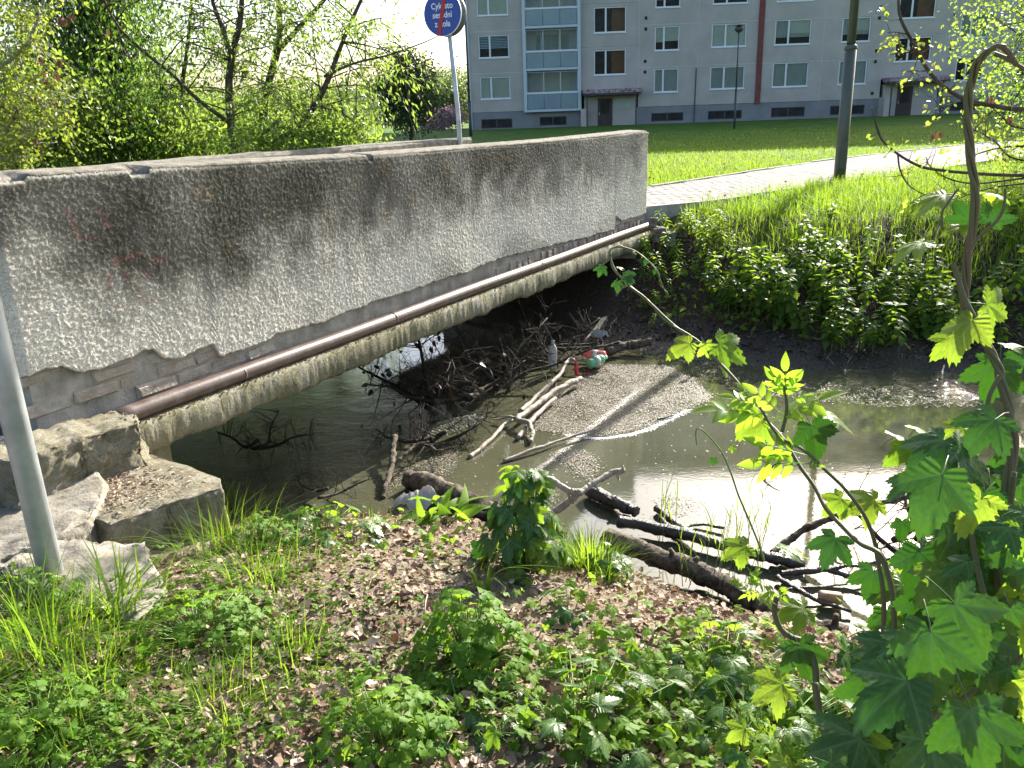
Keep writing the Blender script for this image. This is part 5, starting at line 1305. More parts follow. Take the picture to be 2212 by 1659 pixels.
def on_ground(U, Vv, dz=.008):
    p = Bv(U, Vv, 0); z = hz(p[:, 0], p[:, 1]); p[:, 2] = z + dz; return p
n = 60000
U = r.uniform(-2.6, 1.5, n); Vv = r.uniform(.5, 5.2, n); p = on_ground(U, Vv)
keep = (p[:, 2] > .04) & (r.random(n) < np.clip(.50 + .75 * wob(p[:, 0], p[:, 1], 3.0, 2) + .35 * sstep(1.5, 3, Vv), .06, 1)) & ~((U > -.9) & (U < .4) & (Vv < 1.0))
p = p[keep]; p[:, 2] += np.abs(r.normal(0, .009, len(p)))
litter(p, M_dead, .008, .052, 'leaf_litter', 'brown dead oak leaves covering the near bank')
n = 5200
U = r.uniform(5.9, 8.4, n); Vv = r.uniform(.15, 7, n); p = on_ground(U, Vv); p = p[(p[:, 2] > .07) & (p[:, 2] < .95)]
litter(p, simple('dark_dead_leaf', (.05, .035, .025), (.17, .125, .09), 14, .7, 0, tintc=(.04, .03, .02)), .03, .075, 'far_bank_litter', 'dark dead leaves on the muddy far bank')
M_straw = simple('dry_straw', (.30, .24, .15), (.42, .35, .24), 10, .8, 0)
mb = MB()
for _ in range(620):
    if r.random() < .75: q = on_ground(np.array([r.uniform(-2.4, 1.4)]), np.array([r.uniform(.5, 5)]), .015)[0]
    else: q = on_ground(np.array([r.uniform(6.0, 8.2)]), np.array([r.uniform(.2, 5)]), .02)[0]
    if q[2] < .05: continue
    a = r.uniform(0, 6.28); l = r.uniform(.04, .16); d = np.array([math.cos(a) * l, math.sin(a) * l, 0])
    e_ = q + d; e_[2] = float(hz(e_[0], e_[1])) + .015
    mb.tube([q, (q + e_) / 2 + (0, 0, r.uniform(0, .02)), e_], [r.uniform(.0012, .003)] * 3, 4)
tag(mb.build('ground_twigs', M_straw, None, True), 'dry straws and small twigs scattered over the banks', 'twigs', kind='stuff')
# gravel and mud crumbs along the waterline and debris on the block
n = 9000; U = r.uniform(.4, 1.9, n); Vv = r.uniform(1.0, 5, n); p = on_ground(U, Vv, .0); p = p[(p[:, 2] > -.01) & (p[:, 2] < .16)]
p2 = on_ground(r.uniform(5.7, 7.0, 9000), r.uniform(.4, 7, 9000), 0); p2 = p2[(p2[:, 2] > -.01) & (p2[:, 2] < .22)]; p = np.vstack([p, p2])
T8 = np.array([(-1, -.7, -.3), (1, -.6, -.3), (.8, .8, -.3), (-.8, .6, -.3), (.1, 0, .7)]); TF8 = np.array([(0, 1, 4), (1, 2, 4), (2, 3, 4), (3, 0, 4)])
V, F = scatter(T8, TF8, p, rot_from(np.c_[r.normal(0, .3, (len(p), 2)), np.ones(len(p))], np.c_[r.normal(0, 1, (len(p), 2)), np.zeros(len(p))]), r.uniform(.003, .018, len(p)) )
tag(obj('mud_crumbs', V, F, simple('wet_mud', (.012, .011, .010), (.05, .042, .034), 12, .22, .5, 80, .004, spec=.7), None, None, False), 'wet black mud crumbs along the waterline', 'mud', kind='stuff')
n = 1500; bu = r.normal(-.02, .12, n); bv = r.normal(.42, .2, n); k_ = (bu > -.2) & (bu < .27) & (bv > .12) & (bv < .80); P = Bv(bu[k_], bv[k_], .862); m_ = len(P)
V, F = scatter(LANCE_V, LANCE_F, P, rot_from(np.c_[r.normal(0, .5, (m_, 2)), np.ones(m_)], np.c_[r.normal(0, 1, (m_, 2)), r.normal(0, .1, m_)]), r.uniform(.01, .035, m_))
tag(obj('block_debris', V, F, M_dead, None, {'tint': np.repeat(r.random(m_), 5)}, False), 'brown bud scales and twigs lying on the big mossy block', 'debris', kind='stuff')

# ------------------------------------------------------------------ grass
r = np.random.default_rng(99)
def clumpy(x, y, s=1.2, k=3): return .5 + .5 * wob(x, y, s, k)
# lawn beyond the path
n = 120000
dist = 13 / (1 - r.random(n) * .70); ang = np.radians(r.uniform(3, 34, n)); X = np.sin(ang) * dist; Y = np.cos(ang) * dist
ok = ~inside(np.c_[X, Y], poly) & (Y > 11.5); u_, v_ = toUV(X, Y); ok &= (u_ > 10.0) & (r.random(n) < .45 + .55 * clumpy(X, Y, 1.0, 1))
P = np.c_[X[ok], Y[ok], hz(X[ok], Y[ok]) - .005]
far_side = np.array([True] * len(P))
blades('lawn_grass', P, .04, .13, .003, .007, M_lawn, 1.0, 2, r, tintf=np.clip(.5 * r.random(len(P)) + .6 * sstep(-.7, .9, wob(P[:, 0], P[:, 1], 1.3, 6)) - .1, 0, 1))
tag(bpy.context.scene.objects['lawn_grass'], 'mown lawn grass in front of the apartment block', 'grass', kind='stuff')
# long grass on the far bank
n = 60000
U = r.uniform(7.0, 14, n); Vv = r.uniform(.35, 9, n); p = on_ground(U, Vv, -.01)
lim = np.interp(Vv, [.3, .8, 1.4, 2.2, 3.2, 9], [8.1, 7.6, 7.25, 7.3, 7.5, 8.0]) + .25 * wob(p[:, 0], p[:, 1], 2.2, 6)
cl = clumpy(p[:, 0], p[:, 1], 2.0, 2)
ok = (U > lim) & ~inside(p[:, :2], poly) & (r.random(n) < .25 + .9 * cl); p = p[ok]; cl = cl[ok]
o = blades('bank_grass', p, .10, .34, .003, .006, M_grass, 1.1, 4, r)
tag(o, 'long bright grass on the slope below the paved path', 'grass', kind='stuff')
# patchy grass on the near bank among the leaves
n = 8000; U = r.uniform(-2.2, .9, n); Vv = r.uniform(.8, 3.2, n); p = on_ground(U, Vv, -.005); ok = r.random(n) < sstep(.1, 1.0, wob(p[:, 0], p[:, 1], 3.2, 5)) * sstep(3.0, 1.4, Vv)
tag(blades('sparse_grass', p[ok], .04, .16, .0015, .003, M_grass, 1.3, 4, r), 'sparse short grass on the bare near bank', 'grass', kind='stuff')
def tuft(px, py, n, hmin, hmax, spread, label, bmax=1.1, w=(.0016, .0034), seed=0, base=None, group=None):
    b = gpt(px, py) if base is None else np.asarray(base); q = np.random.default_rng(500 + seed)
    P = b + np.c_[q.normal(0, spread, (n, 2)), np.zeros(n)]; P[:, 2] = np.maximum(hz(P[:, 0], P[:, 1]), -.05) - .01
    if base is not None: P[:, 2] = b[2]
    o = blades('grass_tuft', P, hmin, hmax, w[0], w[1], M_grass, bmax, 6, q, None, b)
    return tag(o, label, 'grass tuft', group)
tuft(1275, 1235, 620, .10, .26, .065, 'dense bright grass tuft between hop plant and long log', seed=1)
tuft(120, 1430, 120, .20, .44, .07, 'tall loose grass tuft in front of the metal post', 1.8, (.002, .0042), seed=2)
tuft(35, 1380, 80, .15, .34, .06, 'grass tuft at the left frame edge below the slab', 1.7, (.002, .004), seed=3)
tuft(490, 1185, 160, .12, .30, .10, 'grass growing in front of the big mossy block', 1.6, (.0015, .0032), seed=4)
tuft(560, 1250, 190, .10, .26, .09, 'wide grass tuft right of the flat pale slab', 1.8, (.0014, .0028), seed=5)
tuft(470, 1545, 170, .08, .20, .07, 'short grass tuft at the lower left among leaves', 1.8, (.0014, .0026), seed=6)
tuft(620, 1440, 80, .08, .20, .06, 'small grass tuft on the bare soil left of the avens', 1.3, (.0018, .003), seed=7)
tuft(500, 1100, 45, .15, .30, .05, 'few grass blades against the dark water beside the block', .9, (.003, .005), seed=8)
tuft(200, 1480, 90, .12, .30, .07, 'grass tuft in the lower left in front of the tall one', 1.8, (.0016, .003), seed=21)
tuft(160, 1560, 70, .12, .28, .07, 'grass tuft right of the dandelion', 1.8, (.0016, .003), seed=22)
tuft(255, 1330, 70, .18, .36, .05, 'grass leaning over the edge of the pale slab', 1.5, (.003, .005), seed=9)
tuft(1045, 1270, 9, .18, .30, .03, 'few broad pale grass blades beside the hop plant', 1.2, (.005, .008), seed=10)
tuft(860, 1590, 10, .1, .2, .03, 'sparse grass blades in front of the lower avens', 1.2, (.002, .003), seed=11)
for k, (x, y, z_, n_, lbl) in enumerate([(1440, 1170, 0, 5, 'thin reed shoots in the water near the grass tuft'), (1500, 1260, .03, 7, 'reed shoots standing by the long log'), (1565, 1235, .0, 8, 'tall reed shoots over the bright water'), (1640, 1200, 0, 5, 'slender reeds right of the hop shoot'), (1135, 1160, .1, 5, 'thin grass stalks in front of the murky water')]):
    b = at(x, y, z_); q = np.random.default_rng(600 + k); mb = MB(); e = empty('reed', b)
    PL_, HH = [], []
    for i in range(n_):
        p0 = b + np.r_[q.normal(0, .06, 2), 0]; l = q.uniform(.25, .5); lean = q.normal(0, .06, 2)
        pts = np.array([p0 + np.r_[lean * t_ * l * 3, l * t_] for t_ in np.linspace(0, 1, 6)]); mb.tube(pts, np.linspace(.0022, .001, 6), 4)
        for j in (2, 3, 4): PL_.append(pts[j]); HH.append(q.uniform(.08, .18))
    mb.build('stalks', M_greenstem, e, True); PL_ = np.array(PL_); nn = len(PL_); a = q.uniform(0, 6.28, nn)
    V, F = grass_blades(PL_, np.array(HH), np.c_[np.cos(a), np.sin(a)], q.uniform(.3, .8, nn), np.full(nn, .0035), 4)
    obj('blades', V, F, M_grass, e, {'tint': np.repeat(q.random(nn), 10)}); tag(e, lbl, 'reed')

# ------------------------------------------------------------------ herbs built leaf by leaf
def place(me, parent, p, nrm, tip, size, name='leaf'):
    o = link(name, me, parent)
    R = rot_from(np.asarray(nrm, float)[None], np.asarray(tip, float)[None])[0]
    M4 = Matrix.Identity(4)
    for i in range(3):
        for j in range(3): M4[i][j] = R[i, j] * size
    d = np.asarray(p) - WO[parent.name]
    M4[0][3], M4[1][3], M4[2][3] = d
    o.matrix_local = M4
    return o
M_hop_lit = leafmat('backlit_hop_leaf', (.07, .16, .02), (.11, .20, .03), (.30, .54, .02), (.46, .62, .05), .5, rough=.42, spec=.35, per_obj=True, vein=(.14, .22, .07), pat=14)  # brighter copy of the hop leaf: backlit glow put into its colours
HOP = []
for k in range(5):
    V, F, ve = hop_leaf(5 if k < 3 else 3, 10 + k)
    tv, tf, tcap = tube(np.array([(0, 0, 0), (.0, -.12, -.05), (.02, -.30, -.16), (.03, -.45, -.34)]), [.014, .012, .012, .014], 5)
    HOP.append(mesh_data('hop_leaf', np.vstack([V, tv]), [np.vstack([F, tf + len(V)])], M_hop, {'vein': np.r_[ve, np.ones(len(tv)) * .8]}))
HOP_LIT = []
for me_ in HOP:
    m2 = me_.copy(); m2.materials.clear(); m2.materials.append(M_hop_lit); HOP_LIT.append(m2)
TRI = []
for k in range(4):
    V, F = trifoliate(k); TRI.append(mesh_data('avens_leaf', V, F, M_geum))
NV, NF = toothed(7, .30, .07, .30, .10); NETTLE = mesh_data('nettle_leaf', NV, NF, M_nettle)
AV, AF = toothed(9, .21, .06, .20, .05); 
SV, SF = toothed(4, .15, .05, .35, .0); SHOOT = mesh_data('narrow_leaf', SV, SF, M_nettle)
DV, DF = toothed(8, .17, .05, .55, .03, .006); DOCK = mesh_data('dock_leaf', DV, DF, M_geum)
def pinnate(pairs=3, seed=0):
    q = np.random.default_rng(seed); V, F, off = [], [], 0
    def add(p, d, s_, nrm=(0, 0, 1)):
        nonlocal off
        R = rot_from(np.array([nrm], float), np.array([d], float)); v, f = scatter(AV, AF, np.array([p]), R, s_); V.append(v); F.append(f + off); off += len(v)
    for i in range(pairs):
        y = .25 + .22 * i
        for sd in (-1, 1): add((0, y, -.03 * i), (sd * .9, .55 + q.normal(0, .08), -.1 + q.normal(0, .08)), .40 + .05 * i + q.normal(0, .02), (q.normal(0, .15), q.normal(0, .15), 1))
    add((0, .25 + .22 * pairs - .06, -.08), (0, 1, -.15), .55)
    tv, tf, _ = tube(np.array([(0, -.1, 0), (0, .4, -.02), (0, .3 + .22 * pairs, -.08)]), [.012, .009, .005], 5)
    V.append(tv); F.append(tf + off)
    return mesh_data('compound_leaf', np.vstack(V), np.vstack(F), M_ash)
ASH = [pinnate(3, 1), pinnate(2, 2), pinnate(3, 3)]
def clump(name, base, n, rad, h, meshes, smin, smax, label, cat, seed, lean=(0, 0), stem_mat=None, up=.9, group=None, power=.5, tipdown=.5, n_tall=0):
    e = empty(name, base); q = np.random.default_rng(700 + seed); b = np.asarray(base); mb = MB()
    for i in range(n):
        a = q.uniform(0, 6.28); f = q.random() ** power; rr_ = f * rad
        hh = h * (1 - .85 * f ** 1.8) * q.uniform(.55, 1.05)
        p = b + np.array([math.cos(a) * rr_ + lean[0] * hh, math.sin(a) * rr_ + lean[1] * hh, hh])
        p[2] = max(p[2], float(hz(p[0], p[1])) + .015)
        out_ = np.array([math.cos(a), math.sin(a), 0])
        nrm = out_ * (.25 + .5 * f) + np.array([0, 0, up]) + q.normal(0, .22, 3)
        tip = out_ + np.array([0, 0, -tipdown * (.2 + f)]) + q.normal(0, .25, 3)
        place(meshes[q.integers(len(meshes))], e, p, nrm, tip, q.uniform(smin, smax))
        root = b + out_ * rr_ * .25; root[2] = float(hz(root[0], root[1])) - .01
        mb.tube([root, (root + p) / 2 + (0, 0, .02), p], [.0022, .0018, .0014], 4)
    mb.build('stems', stem_mat or M_greenstem, e, True)
    return tag(e, label, cat, group)
clump('avens_plant', gpt(1015, 1425), 120, .17, .25, TRI, .052, .088, 'big dome-shaped leafy avens plant in the middle foreground', 'plant', 1)
clump('avens_plant', gpt(835, 1625), 105, .19, .20, TRI, .045, .078, 'leafy avens clump at the bottom edge left of centre', 'plant', 2)
clump('avens_plant', gpt(430, 1385), 110, .26, .15, TRI, .045, .075, 'broad low avens clump right of the tall grass tuft', 'plant', 3)
clump('avens_plant', gpt(560, 1185), 60, .16, .16, TRI, .04, .065, 'leafy plant in the grass beside the big mossy block', 'plant', 4)
clump('avens_plant', gpt(60, 1330), 60, .18, .18, TRI, .04, .07, 'avens clump at the left edge in front of the post', 'plant', 5)
clump('avens_plant', gpt(90, 1590), 90, .26, .14, TRI, .04, .07, 'avens clump in the lower left corner near the dandelion', 'plant', 6)
clump('avens_plant', B(-.16, .20, .885), 26, .07, .07, TRI, .02, .034, 'small green plant growing on top of the big mossy block', 'plant', 7)
clump('avens_plant', B(-.72, .30, .87), 34, .12, .12, TRI, .022, .038, 'small leafy plant left of the metal post', 'plant', 17)
clump('hop_plant', gpt(1135, 1232), 110, .17, .50, HOP + HOP_LIT, .050, .082, 'tall hop plant in the middle of the near bank', 'plant', 8, up=.35, tipdown=1.0, power=.6)
clump('hop_plant', gpt(1300, 1250), 26, .14, .16, HOP, .035, .055, 'low hop shoots at the foot of the dense grass tuft', 'plant', 9)
clump('hop_plant', gpt(700, 1160), 30, .26, .13, HOP + HOP_LIT, .038, .062, 'low spreading hop leaves along the shore right of the block', 'plant', 10)
clump('hop_plant', gpt(640, 1150), 22, .10, .14, HOP, .03, .048, 'small hop shoot against the dark water', 'plant', 11)
clump('dock_plant', gpt(960, 1140), 22, .10, .16, [DOCK], .12, .20, 'dock plant with long upright leaves left of the hop plant', 'plant', 12, up=.8, tipdown=-.6)
clump('hop_plant', gpt(1230, 1335), 16, .16, .10, HOP, .03, .05, 'small scattered hop shoot right of the big avens plant', 'plant', 13)
clump('hop_plant', gpt(1560, 1500), 60, .34, .17, HOP + HOP_LIT, .036, .066, 'low hop carpet at the right below the muddy shore', 'plant', 14)
clump('hop_plant', gpt(1250, 1600), 60, .36, .14, HOP + HOP_LIT, .036, .066, 'flat hop leaves along the bottom edge right of centre', 'plant', 15)
clump('hop_plant', gpt(1650, 1620), 60, .34, .18, HOP + HOP_LIT, .038, .066, 'hop leaves in the bottom right below the muddy shore', 'plant', 16)
clump('hop_plant', gpt(1000, 1560), 26, .22, .10, HOP, .03, .05, 'thin hop runner between the two avens clumps', 'plant', 18)
# low carpet between the clumps
def px_scatter(blobs, n, q):
    b = np.array(blobs, float); w_ = b[:, 4] * b[:, 2] * b[:, 3]
    k = q.choice(len(b), n, p=w_ / w_.sum())
    x = b[k, 0] + q.normal(0, 1, n) * b[k, 2]; y = np.minimum(b[k, 1] + q.normal(0, 1, n) * b[k, 3], 1900)
    D = np.stack([(x - 1106) / FPX, (829.5 - y) / FPX, -np.ones(n)], 1) @ RN.T
    z = np.full(n, .4)
    for _ in range(12):
        P = D * ((z - EYE) / D[:, 2])[:, None] + np.array([0, 0, EYE]); z = .5 * z + .5 * np.maximum(hz(P[:, 0], P[:, 1]), 0)
    return P
q = np.random.default_rng(801)
CB = [(60, 1560, 110, 90, 1), (220, 1600, 120, 60, .9), (400, 1330, 150, 60, 1), (560, 1250, 110, 50, .8), (680, 1180, 130, 30, .8), (640, 1400, 90, 60, .4), (450, 1610, 100, 40, .6), (960, 1510, 120, 60, .6), (720, 1500, 80, 60, .35), (1180, 1480, 120, 60, .6), (80, 1330, 90, 60, .8), (830, 1250, 120, 40, .25)]
P = px_scatter(CB, 2700, q); P[:, 2] += q.uniform(.01, .05, len(P))
tv, tf = trifoliate(3); nm = np.c_[q.normal(0, .35, (len(P), 2)), np.ones(len(P))]; tip = np.c_[q.normal(0, 1, (len(P), 2)), q.normal(-.2, .2, len(P))]
V1, F1 = scatter(tv, tf, P, rot_from(nm, tip), q.uniform(.016, .045, len(P))); T1 = np.repeat(q.random(len(P)), len(tv))
CB2 = [(1500, 1500, 170, 80, 1), (1650, 1440, 100, 50, .9), (1350, 1600, 220, 50, .9), (1250, 1420, 70, 50, .4), (1700, 1600, 120, 60, 1), (760, 1150, 120, 25, .6), (1150, 1300, 80, 30, .4), (950, 1200, 90, 30, .35), (1450, 1380, 90, 40, .3)]
P = px_scatter(CB2, 1300, q); P[:, 2] += q.uniform(.015, .09, len(P))
hv, hf, hve = hop_leaf(3, 5, 44, 3); nm = np.c_[q.normal(0, .4, (len(P), 2)), np.ones(len(P))]; tip = np.c_[q.normal(0, 1, (len(P), 2)), q.normal(-.35, .25, len(P))]
V2, F2 = scatter(hv, hf, P, rot_from(nm, tip), q.uniform(.018, .046, len(P))); T2 = np.repeat(q.random(len(P)), len(hv))
# tiny seedlings
P = px_scatter([(600, 1450, 250, 120, 1), (1100, 1350, 300, 120, .6), (800, 1280, 200, 60, .7), (1400, 1450, 200, 90, .5)], 2600, q); P[:, 2] += q.uniform(.004, .02, len(P)); nm = np.c_[q.normal(0, .3, (len(P), 2)), np.ones(len(P))]; tip = np.c_[q.normal(0, 1, (len(P), 2)), q.normal(0, .2, len(P))]
V3, F3 = scatter(OVAL_V * (1.3, 1, 1), OVAL_F, P, rot_from(nm, tip), q.uniform(.008, .018, len(P))); T3 = np.repeat(q.random(len(P)), len(OVAL_V))
o = obj('ground_cover', np.vstack([V1, V2, V3]), [np.vstack([F1, F3 + len(V1) + len(V2)]), F2 + len(V1)], M_cover, None, {'tint': np.r_[T1, T2, T3]}, True)
tag(o, 'low carpet of small green leaves and seedlings on the near bank', 'ground cover', kind='stuff')
# ------------------------------------------------------------------ nettles on the far bank
def herb(seed, h, whorls, me, smin, smax, up=.55):
    b = np.zeros(3); q = np.random.default_rng(seed); e = empty('nettle_plant', b); mb = MB()
    ln_ = q.normal(0, .22, 2)
    pts = np.array([np.r_[ln_ * t_ ** 1.5 * h, h * t_] for t_ in np.linspace(0, 1, 6)]); mb.tube(pts, np.linspace(.004, .002, 6), 5); mb.build('stem', M_greenstem, e, True)
    for k in range(whorls):
        t_ = .30 + .70 * ((k + .5) / whorls) ** .75; c = np.array([np.interp(t_, np.linspace(0, 1, 6), pts[:, i]) for i in range(3)])
        a0 = k * 1.57 + q.normal(0, .3)
        for j in range(2 if k < whorls - 1 else 4):
            a = a0 + j * (math.pi if k < whorls - 1 else math.pi / 2)
            d = np.array([math.cos(a), math.sin(a), .25 - .6 * (1 - t_) + (.5 if k == whorls - 1 else 0)])
            place(me, e, c + d * .012, np.array([0, 0, 1]) + d * .35 + q.normal(0, .35, 3), d + (0, 0, -.25), q.uniform(smin, smax) * (1.15 - .45 * t_))
    return e
protos = [herb(900 + k, h_, wh, NETTLE, .095, .15) for k, (h_, wh) in enumerate([(.50, 9), (.60, 10), (.42, 8), (.34, 7)])]
sprot = [herb(910 + k, h_, wh, SHOOT, .07, .10) for k, (h_, wh) in enumerate([(.30, 11), (.24, 9)])]
for e in protos + sprot: e['category'] = 'nettle'
q = np.random.default_rng(950); used = {}
def plant_at(pr, p, rz, sc_, label, group, cat):
    o = pr if pr.name not in used else copy_tree(pr)
    used[pr.name] = 1
    o.location = p; o.rotation_euler = (q.normal(0, .14), q.normal(0, .14), rz); o.scale = (sc_,) * 3
    tag(o, label, cat, group)
def zone(u_, v_):
    a = 'lower' if u_ < 6.5 else ('upper' if u_ > 7.0 else 'middle'); b = 'left' if v_ < 2.1 else ('right' if v_ > 2.9 else 'central')
    return 'nettle in the %s %s part of the dense sunlit patch on the far bank' % (a, b), 'nettles, %s %s of the patch' % (a, b)
# main patch in the middle of the slope, a strip to the right, narrow-leaved shoots at the bridge end
cnt = 0
while cnt < 120:
    u_ = q.uniform(6.0, 7.6); v_ = q.uniform(1.1, 4.0)
    if ((u_ - 6.75) / .68) ** 2 + ((v_ - 2.5) / 1.25) ** 2 > 1 + q.normal(0, .15): continue
    p = on_ground(np.array([u_]), np.array([v_]), -.01)[0]
    plant_at(protos[cnt % 4], p, q.uniform(0, 6.28), q.uniform(.55, 1.05), *zone(u_, v_), 'nettle'); cnt += 1
cnt = 0
while cnt < 60:
    u_ = q.uniform(6.5, 8.9); v_ = q.uniform(3.8, 6.5); p = on_ground(np.array([u_]), np.array([v_]), -.01)[0]
    plant_at(protos[q.integers(4)], p, q.uniform(0, 6.28), q.uniform(.7, 1.05), *(('shaded nettle high on the far bank at the right edge', 'nettles high at the right edge') if u_ > 7.8 else ('shaded nettle low on the far bank at the right edge', 'nettles low at the right edge')), 'nettle'); cnt += 1
cnt = 0
while cnt < 5:
    x, y = q.uniform(1750, 2010), q.uniform(500, 560)
    p = at(x, y, .95); p[2] = float(hz(p[0], p[1])) - .01
    plant_at(protos[2 + cnt % 2], p, q.uniform(0, 6.28), q.uniform(.6, .9), 'low nettle in the long grass above the main nettle patch', 'nettles in the long grass', 'nettle'); cnt += 1
cnt = 0
while cnt < 40:
    u_ = q.uniform(6.9, 7.9); v_ = q.uniform(.22, 1.15); p = on_ground(np.array([u_]), np.array([v_]), -.01)[0]
    plant_at(sprot[cnt % 2], p, q.uniform(0, 6.28), q.uniform(.7, 1.3), 'narrow-leaved shoot in the clump beside the far bridge end', 'shoots beside the far bridge end', 'plant'); cnt += 1
cnt = 0
while cnt < 14:
    x, y = q.uniform(1390, 1560), q.uniform(640, 720); p = gpt(x, y)
    plant_at(sprot[cnt % 2], p, q.uniform(0, 6.28), q.uniform(.35, .7), 'small seedling on the bare mud of the far bank', 'seedlings on the far mud', 'plant'); cnt += 1
# low leaves that close the gaps on the far slope
q = np.random.default_rng(960); n = 5200; U = q.uniform(6.2, 8.9, n); Vv = q.uniform(.5, 6.8, n); p = on_ground(U, Vv, 0)
k_ = (q.random(n) < np.clip(.35 + .8 * wob(p[:, 0], p[:, 1], 2.4, 3) + .5 * sstep(1.2, 1.8, Vv), 0, 1)) & (p[:, 2] > .16) & (U < 7.6); p = p[k_]; p[:, 2] += q.uniform(.02, .14, len(p)); n = len(p)
nm = np.c_[q.normal(0, .5, (n, 2)), np.ones(n)]; tip = np.c_[q.normal(0, 1, (n, 2)), q.normal(-.3, .3, n)]
V, F = scatter(NV, NF, p, rot_from(nm, tip), q.uniform(.04, .10, n))
tag(obj('bank_cover', V, F, M_cover, None, {'tint': np.repeat(q.random(n) * .6, len(NV))}), 'low dark green leaves covering the far bank under the nettles', 'ground cover', kind='stuff')
# ------------------------------------------------------------------ dandelions
M_dyel = simple('dandelion_yellow', (.75, .48, .01), None, bs=0, rough=.7); M_dclock = simple('dandelion_clock', (.7, .7, .68), None, bs=0, rough=.9)
def dandelion(mat, rad, seed):
    e = empty('dandelion', (0, 0, 0)); mb = MB(); mb.tube([(0, 0, 0), (.004, 0, .05), (.0, .004, .10)], .0018, 5); mb.build('stem', M_greenstem, e, True)
    q2 = np.random.default_rng(seed); n_ = 60; a = q2.uniform(0, 6.28, n_); t_ = q2.random(n_)
    tip = np.c_[np.cos(a), np.sin(a), .1 + 1.4 * t_]; V, F = scatter(LANCE_V * (1.2, 1, 1), LANCE_F, np.tile([0, 0, .10], (n_, 1)), rot_from(randdir(n_, q2), tip), rad)
    obj('flower', V, F, mat, e, None, False); return e
dy = dandelion(M_dyel, .019, 1); dc = dandelion(M_dclock, .020, 2); used2 = {}
def put_d(pr, p, sc_, label, group=None):
    o = pr if pr.name not in used2 else copy_tree(pr)
    used2[pr.name] = 1; o.location = p; o.scale = (sc_,) * 3; o.rotation_euler = (q.normal(0, .15), q.normal(0, .15), q.uniform(0, 6)); tag(o, label, 'dandelion', group)
p = gpt(14, 1530); put_d(dy, p, 1.25, 'yellow dandelion flower at the lower left frame edge')
k = 0
while k < 70:
    d_ = 13.5 / (1 - q.random() * .66); a = math.radians(q.uniform(8, 33)); p = np.array([math.sin(a) * d_, math.cos(a) * d_, 0])
    if inside(p[None, :2], poly)[0]: continue
    p[2] = float(hz(p[0], p[1])); u_, v_ = toUV(p[0], p[1])
    if u_ < 10: continue
    if k % 6: put_d(dy, p, q.uniform(1.0, 1.6), *(('small yellow dandelion in the sunlit strip of lawn beside the path', 'dandelions in the sunny lawn') if p[1] < 23 else ('tiny yellow dandelion in the shaded lawn near the building', 'dandelions in the shaded lawn')))
    else: put_d(dc, p, q.uniform(1.0, 1.6), 'white dandelion seed head in the lawn beyond the path', 'dandelion clocks in the lawn')
    k += 1
for x, y in [(1530, 443), (1560, 447), (1700, 425), (1795, 468), (1535, 495), (1860, 410), (1945, 400), (1950, 392)]:
    p = at(x, y, 1.15); p[2] = float(hz(p[0], p[1])) + .05; put_d(dy, p, 1.3, 'yellow dandelion in the long grass along the path', 'dandelions along the path')
# ------------------------------------------------------------------ hop vines and ash shoots in the right foreground
def stemline(P, dist, r0, r1, n=7, twist=0.0, m=6):
    pts = []
    for i, (x, y) in enumerate(P):
        d = ray(x, y); d = d / np.linalg.norm(d); dd = dist if np.isscalar(dist) else dist[i]; pts.append(np.array([0, 0, EYE]) + d * dd)
    Q = smooth_path(np.array(pts), m); return Q, np.linspace(r0, r1, len(Q))
def aD(x, y, dist):
    d = ray(x, y); return np.array([0, 0, EYE]) + d / np.linalg.norm(d) * dist
hb = np.array([1.25, 1.75, 0]); hb[2] = float(hz(1.25, 1.75))
vine = tag(empty('hop_vine', hb), 'large hop vine with big lobed leaves filling the right foreground', 'vine')
# twisted main bine with an arched tip
mb = MB()
MAIN = [Z2(2150, 480), Z2(2090, 385), Z2(2030, 345), Z2(1930, 390), Z2(1860, 480), Z2(1810, 650), Z2(1790, 850), Z2(1800, 1050), Z2(1830, 1300), Z2(1850, 1500)] + [Z3(1900, 440), Z3(1888, 600), Z3(1885, 690), Z3(1930, 800), Z3(1990, 900), Z3(2060, 1020), Z3(2085, 1110), Z3(2130, 1300), Z3(2150, 1500)] + [Z4(2090, 300), Z4(2100, 700), Z4(2060, 1100), Z4(2000, 1500), Z4(1950, 1800)]
Q, R_ = stemline(MAIN, 1.75, .0055, .009, m=8)
for ph_, rr_, of in ((0.0, .95, .0045), (2.1, .8, .005), (4.2, .7, .005)):
    k = len(Q); a = np.linspace(0, 40, k) + ph_
    fade = sstep(0.0, .12, np.linspace(0, 1, k))
    Qs = Q + np.c_[np.cos(a), np.sin(a) * .7, .2 * np.sin(a * .5)] * (of * (.35 + .65 * fade))[:, None]
    mb.tube(Qs, R_ * rr_ * .75, 7)
mb.build('main_bine', M_stem, vine, True)
